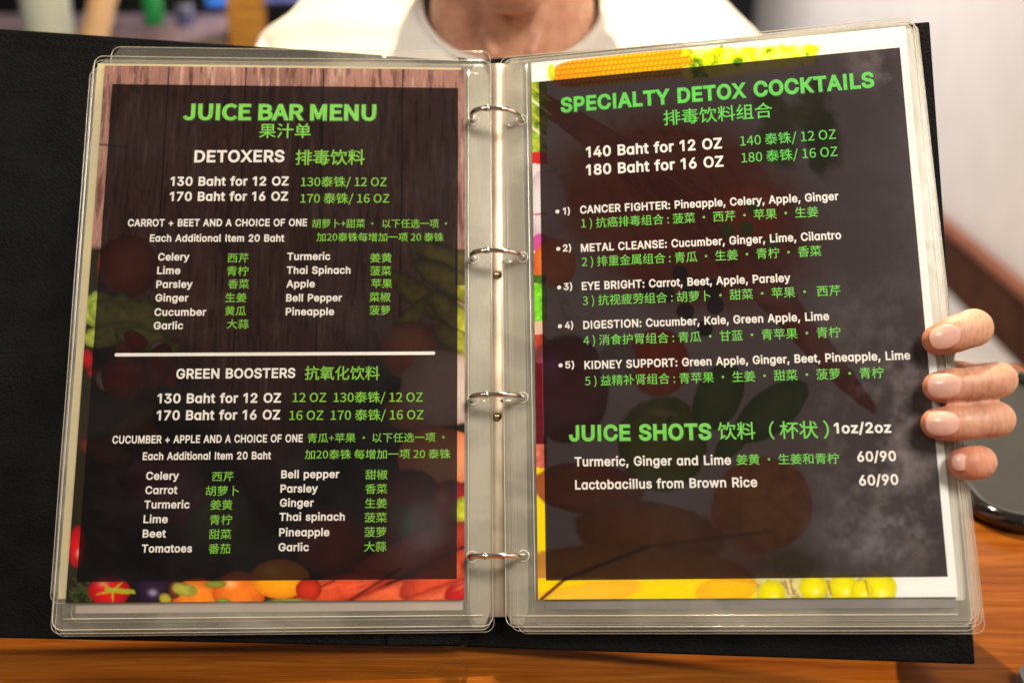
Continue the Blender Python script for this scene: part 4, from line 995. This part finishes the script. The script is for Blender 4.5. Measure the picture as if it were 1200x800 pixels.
# T-shirt
M_SHIRT = m_plain('white_cotton', (0.60, 0.56, 0.50), 0.85, 0.03, 300, bump=0.25)
rings = [(0.079, 0.074, -0.048, 0.047), (0.082, 0.078, -0.049, 0.049), (0.110, 0.090, -0.050, 0.060), (0.150, 0.102, -0.052, 0.068), (0.190, 0.108, -0.064, 0.062), (0.215, 0.108, -0.082, 0.050), (0.226, 0.108, -0.105, 0.035),
         (0.226, 0.112, -0.15, 0.02), (0.205, 0.118, -0.21, 0.0), (0.190, 0.122, -0.30, 0), (0.180, 0.122, -0.42, 0), (0.178, 0.12, -0.55, 0)]
def ring_at(t):
    k = min(int(t), len(rings) - 2); f = t - k; a = np.array(rings[max(k-1, 0)]); b = np.array(rings[k]); c = np.array(rings[k+1]); d = np.array(rings[min(k+2, len(rings)-1)])
    return 0.5*(2*b + (c-a)*f + (2*a-5*b+4*c-d)*f*f + (3*b-a-3*c+d)*f**3)
NA, NT = 120, 88; verts = []
for j in range(NT + 1):
    t = (len(rings) - 1)*j/NT; rx, ry, zs, za = ring_at(t)
    for i in range(NA):
        a = 2*math.pi*i/NA; sx_, cy_ = math.sin(a), math.cos(a)
        fold = (0.004*math.sin(7*a + 2*math.sin(t*1.3)) + 0.003*math.sin(17*a + t*2.2))*min(1, t/2.5)
        verts.append(R_((rx + fold)*sx_, 1.0 - (ry + fold)*cy_, zs - za*cy_ + 0.003*math.sin(5*a + t)*min(1, t/3)))
faces = [(j*NA + i, j*NA + (i+1) % NA, (j+1)*NA + (i+1) % NA, (j+1)*NA + i) for j in range(NT) for i in range(NA)]
shirt = mesh_obj('t_shirt', verts, faces, M_SHIRT, person, True)
md = shirt.modifiers.new('cloth', 'SOLIDIFY'); md.thickness = 0.0015
bm = bmesh.new()
tube(bm, [R_(0.0795*math.sin(a), 1.0 - 0.0745*math.cos(a), -0.048 - 0.0465*math.cos(a)) for a in np.linspace(0, 2*math.pi, 96, endpoint=False)], 0.0042, 10, True)
bm_obj('neck_band', bm, M_SHIRT, shirt, True)
for sx in (-1, 1):
    bm = bmesh.new(); P = [R_(sx*0.175, 1.0, -0.115), R_(sx*0.212, 0.995, -0.155), R_(sx*0.215, 0.985, -0.22), R_(sx*0.224, 0.965, -0.275)]
    tube(bm, P, [0.060, 0.062, 0.058, 0.060], 28, cap=False); o = bm_obj('sleeve', bm, M_SHIRT, shirt, True)
    o.modifiers.new('cloth', 'SOLIDIFY').thickness = 0.0015
bm = bmesh.new(); ellipsoid(bm, RH_(0, 1.028, 0.148), (0.083, 0.098, 0.092))
hair = remeshed('hair', bm, 0.004, m_plain('black_hair', (0.012, 0.010, 0.009), 0.45, 0.3, 300, bump=0.5), person, 1)

# ------------------------------------------------------------------ things on the table at the right
M_GLOSSBLACK = m_plain('glossy_black_plastic', (0.008, 0.008, 0.008), 0.10, 0.1, 30, Coat_Weight=0.6)
M_TRAYGREY = m_plain('grey_tray_mat', (0.024, 0.024, 0.022), 0.7, 0.12, 20, Specular_IOR_Level=0.2)
tc_ = on_z(1192, 622, TABLE_Z)
tray = empty('serving_tray', mw=Matrix.Translation((tc_.x, tc_.y, TABLE_Z)) @ Matrix.Rotation(math.radians(0.5), 4, 'Z'))
tag(tray, 'grey tray with a thick glossy black rim, on the table right of the hand', 'tray')
def rr3(x0, x1, y0, y1, r, z, seg=10):
    pts = []
    for cx, cy, a0 in ((x0 + r, y0 + r, 180), (x1 - r, y0 + r, 270), (x1 - r, y1 - r, 0), (x0 + r, y1 - r, 90)):
        for k in range(seg + 1):
            a = math.radians(a0 + 90*k/seg); pts.append(Vector((cx + r*math.cos(a), cy + r*math.sin(a), z)))
    return pts
TX0, TX1, TY0, TY1 = -0.018, 0.116, -0.004, 0.262
def dens(p):
    out = []
    for k in range(len(p)):
        a, b = p[k], p[(k+1) % len(p)]; m = max(1, int((b-a).length/0.01))
        for q in range(m): out.append(a.lerp(b, q/m))
    return out
bm = bmesh.new(); tube(bm, dens(rr3(TX0, TX1, TY0, TY1, 0.028, 0.0072)), 0.0066, 14, True); bm_obj('rim', bm, M_GLOSSBLACK, tray, True)
bm = bmesh.new(); p = rr3(TX0 + 0.003, TX1 - 0.003, TY0 + 0.003, TY1 - 0.003, 0.025, 0.001); f = bm.faces.new([bm.verts.new(v) for v in p])
g = bmesh.ops.extrude_face_region(bm, geom=[f]); bmesh.ops.translate(bm, vec=(0, 0, 0.004), verts=[v for v in g['geom'] if isinstance(v, bmesh.types.BMVert)])
bmesh.ops.recalc_face_normals(bm, faces=bm.faces[:]); bm_obj('base', bm, M_TRAYGREY, tray)
pc = on_z(1186, 792, TABLE_Z)
phone = empty('mobile_phone', mw=Matrix.Translation((pc.x, pc.y, TABLE_Z)) @ Matrix.Rotation(math.radians(-8), 4, 'Z'))
tag(phone, 'rounded dark grey corner of a phone lying on the table at the lower right', 'phone')
bm = bmesh.new(); p = rr3(0, 0.072, -0.146, 0, 0.009, 0.0005); f = bm.faces.new([bm.verts.new(v) for v in p])
g = bmesh.ops.extrude_face_region(bm, geom=[f]); bmesh.ops.translate(bm, vec=(0, 0, 0.008), verts=[v for v in g['geom'] if isinstance(v, bmesh.types.BMVert)])
bmesh.ops.recalc_face_normals(bm, faces=bm.faces[:]); bm_obj('case', bm, m_plain('grey_phone_case', (0.10, 0.10, 0.09), 0.35, 0.1, 40), phone)
bm = bmesh.new(); p = rr3(0.004, 0.068, -0.142, -0.004, 0.006, 0.0088); bm.faces.new([bm.verts.new(v) for v in p]); bm_obj('screen', bm, M_GLOSSBLACK, phone)

# ------------------------------------------------------------------ the shop behind, left
M_COUNTER = m_plain('mauve_counter', (0.27, 0.19, 0.23), 0.45, 0.12, 4)
def lathe(name, prof, mat, parent, loc=(0, 0, 0), seg=24):
    bm = bmesh.new(); rows = [[bm.verts.new((r*math.cos(2*math.pi*k/seg) + loc[0], r*math.sin(2*math.pi*k/seg) + loc[1], z + loc[2])) for k in range(seg)] for r, z in prof]
    for a, b in zip(rows[:-1], rows[1:]):
        for k in range(seg): bm.faces.new((a[k], a[(k+1) % seg], b[(k+1) % seg], b[k]))
    bm.faces.new(rows[0][::-1]); bm.faces.new(rows[-1]); return bm_obj(name, bm, mat, parent, True)
def at_y(x, y, Y):
    d = ray(x, y); return CAM + d*(Y/d.y)
cz = at_y(200, 30, 3.0).z
counter = empty('shop_counter', (-1.35, 3.2, 0)); tag(counter, 'mauve shop counter in the blurred background at the top left', 'counter')
box_obj('worktop', (-1.3, 0.50, -0.30, 0.30, cz - 0.045, cz), M_COUNTER, counter, 0.004)
box_obj('cabinet', (-1.28, 0.48, -0.27, 0.28, 0.001, cz - 0.046), m_plain('brown_cabinet', (0.13, 0.075, 0.05), 0.5, 0.2, 5), counter)
bp_ = at_y(177, 30, 2.95)
bottle = empty('green_bottle', (bp_.x, 2.98, cz)); tag(bottle, 'blurred green bottle standing on the mauve counter', 'bottle')
lathe('glass', [(0.020, 0.001), (0.026, 0.006), (0.026, 0.075), (0.018, 0.10), (0.010, 0.115), (0.010, 0.15)], m_plain('green_glass', (0.01, 0.26, 0.06), 0.15, 0.1, 10), bottle)
lathe('cap', [(0.012, 0.151), (0.012, 0.168)], m_plain('dark_cap', (0.01, 0.02, 0.01), 0.4), bottle)
jp = at_y(216, 26, 2.95)
jar = empty('blue_jar', (jp.x, 2.96, cz)); tag(jar, 'small round bluish jar on the counter right of the green bottle', 'jar')
lathe('jar_body', [(0.016, 0.001), (0.022, 0.008), (0.024, 0.03), (0.020, 0.042)], m_plain('blue_grey_glass', (0.06, 0.08, 0.20), 0.12, 0.1, 10), jar)
lathe('lid', [(0.021, 0.043), (0.021, 0.052)], m_plain('pale_lid', (0.3, 0.34, 0.5), 0.3), jar)
cp_ = at_y(30, 20, 2.6)
can = empty('white_canister', (cp_.x, 2.72, 0)); tag(can, 'tall pale canister in the far top left corner', 'canister')
lathe('canister_body', [(0.052, 0.80), (0.056, 0.81), (0.056, 1.16), (0.050, 1.17)], m_plain('pale_green_enamel', (0.42, 0.46, 0.40), 0.4, 0.05, 8), can)
lathe('stand', [(0.03, 0.001), (0.012, 0.02), (0.012, 0.799)], m_plain('stand_metal', (0.05, 0.05, 0.06), 0.4), can)
s0 = at_y(112, 36, 2.7); s1 = at_y(122, -6, 2.7)
stick = empty('wooden_post', (s0.x, 2.7, 0)); tag(stick, 'thin slanted tan wooden post before the dark shop', 'post')
bm = bmesh.new(); d = (s1 - s0); lo = s0 - d*(s0.z/d.z); tube(bm, [lo - Vector((s0.x, 2.7, 0)), s1 + d*2 - Vector((s0.x, 2.7, 0))], 0.030, 14); bm_obj('pole', bm, m_plain('tan_wood', (0.48, 0.30, 0.15), 0.5, 0.15, 12), stick, True)
w0 = at_y(289, 20, 2.3)
post = empty('wooden_pillar', (w0.x, 2.3, 0)); tag(post, 'golden brown wooden pillar beside the shoulder of the person', 'pillar')
box_obj('shaft', (-0.032, 0.032, -0.032, 0.032, 0.001, 2.6), m_wood('golden_wood', (0.22, 0.10, 0.02), (0.34, 0.17, 0.035), (0.42, 0.22, 0.05), (0, math.pi/2, 0)), post, 0.003)
sp_ = at_y(262, 2, 4.2)
scr = empty('wall_screen', (sp_.x, 4.2, sp_.z)); tag(scr, 'glowing blue screen in the dark shop left of the pillar', 'screen')
box_obj('housing', (-0.36, 0.16, 0, 0.04, -0.025, 0.34), m_plain('screen_housing', (0.01, 0.01, 0.015), 0.3), scr, 0.004)
def emis(name, col, st):
    s = Nodes(name); co = s.coords(); n = s.noise(co, 9, 2); c = s.ramp(n, [(0.35, tuple(v*0.25 for v in col)), (0.65, col)])
    e = s.n('ShaderNodeEmission'); s.l(c, e.inputs[0]); e.inputs[1].default_value = st; return s.done(e)
box_obj('display', (-0.06, 0.14, -0.003, -0.0005, -0.012, 0.32), emis('blue_glow', (0.08, 0.28, 0.95), 1.6), scr)
box_obj('display', (-0.34, -0.09, -0.003, -0.0005, 0.03, 0.32), emis('violet_glow', (0.06, 0.035, 0.22), 1.0), scr)
s2 = at_y(312, -2, 4.2)
scr2 = empty('wall_screen', (s2.x, 4.2, s2.z)); tag(scr2, 'glowing lilac screen in the dark shop between the pillar and the shoulder', 'screen')
box_obj('housing', (-0.06, 0.16, 0, 0.04, -0.02, 0.30), m_plain('screen_housing_b', (0.01, 0.01, 0.015), 0.3), scr2, 0.004)
box_obj('display', (-0.05, 0.15, -0.003, -0.0005, -0.012, 0.29), emis('lilac_glow', (0.35, 0.35, 0.85), 0.9), scr2)
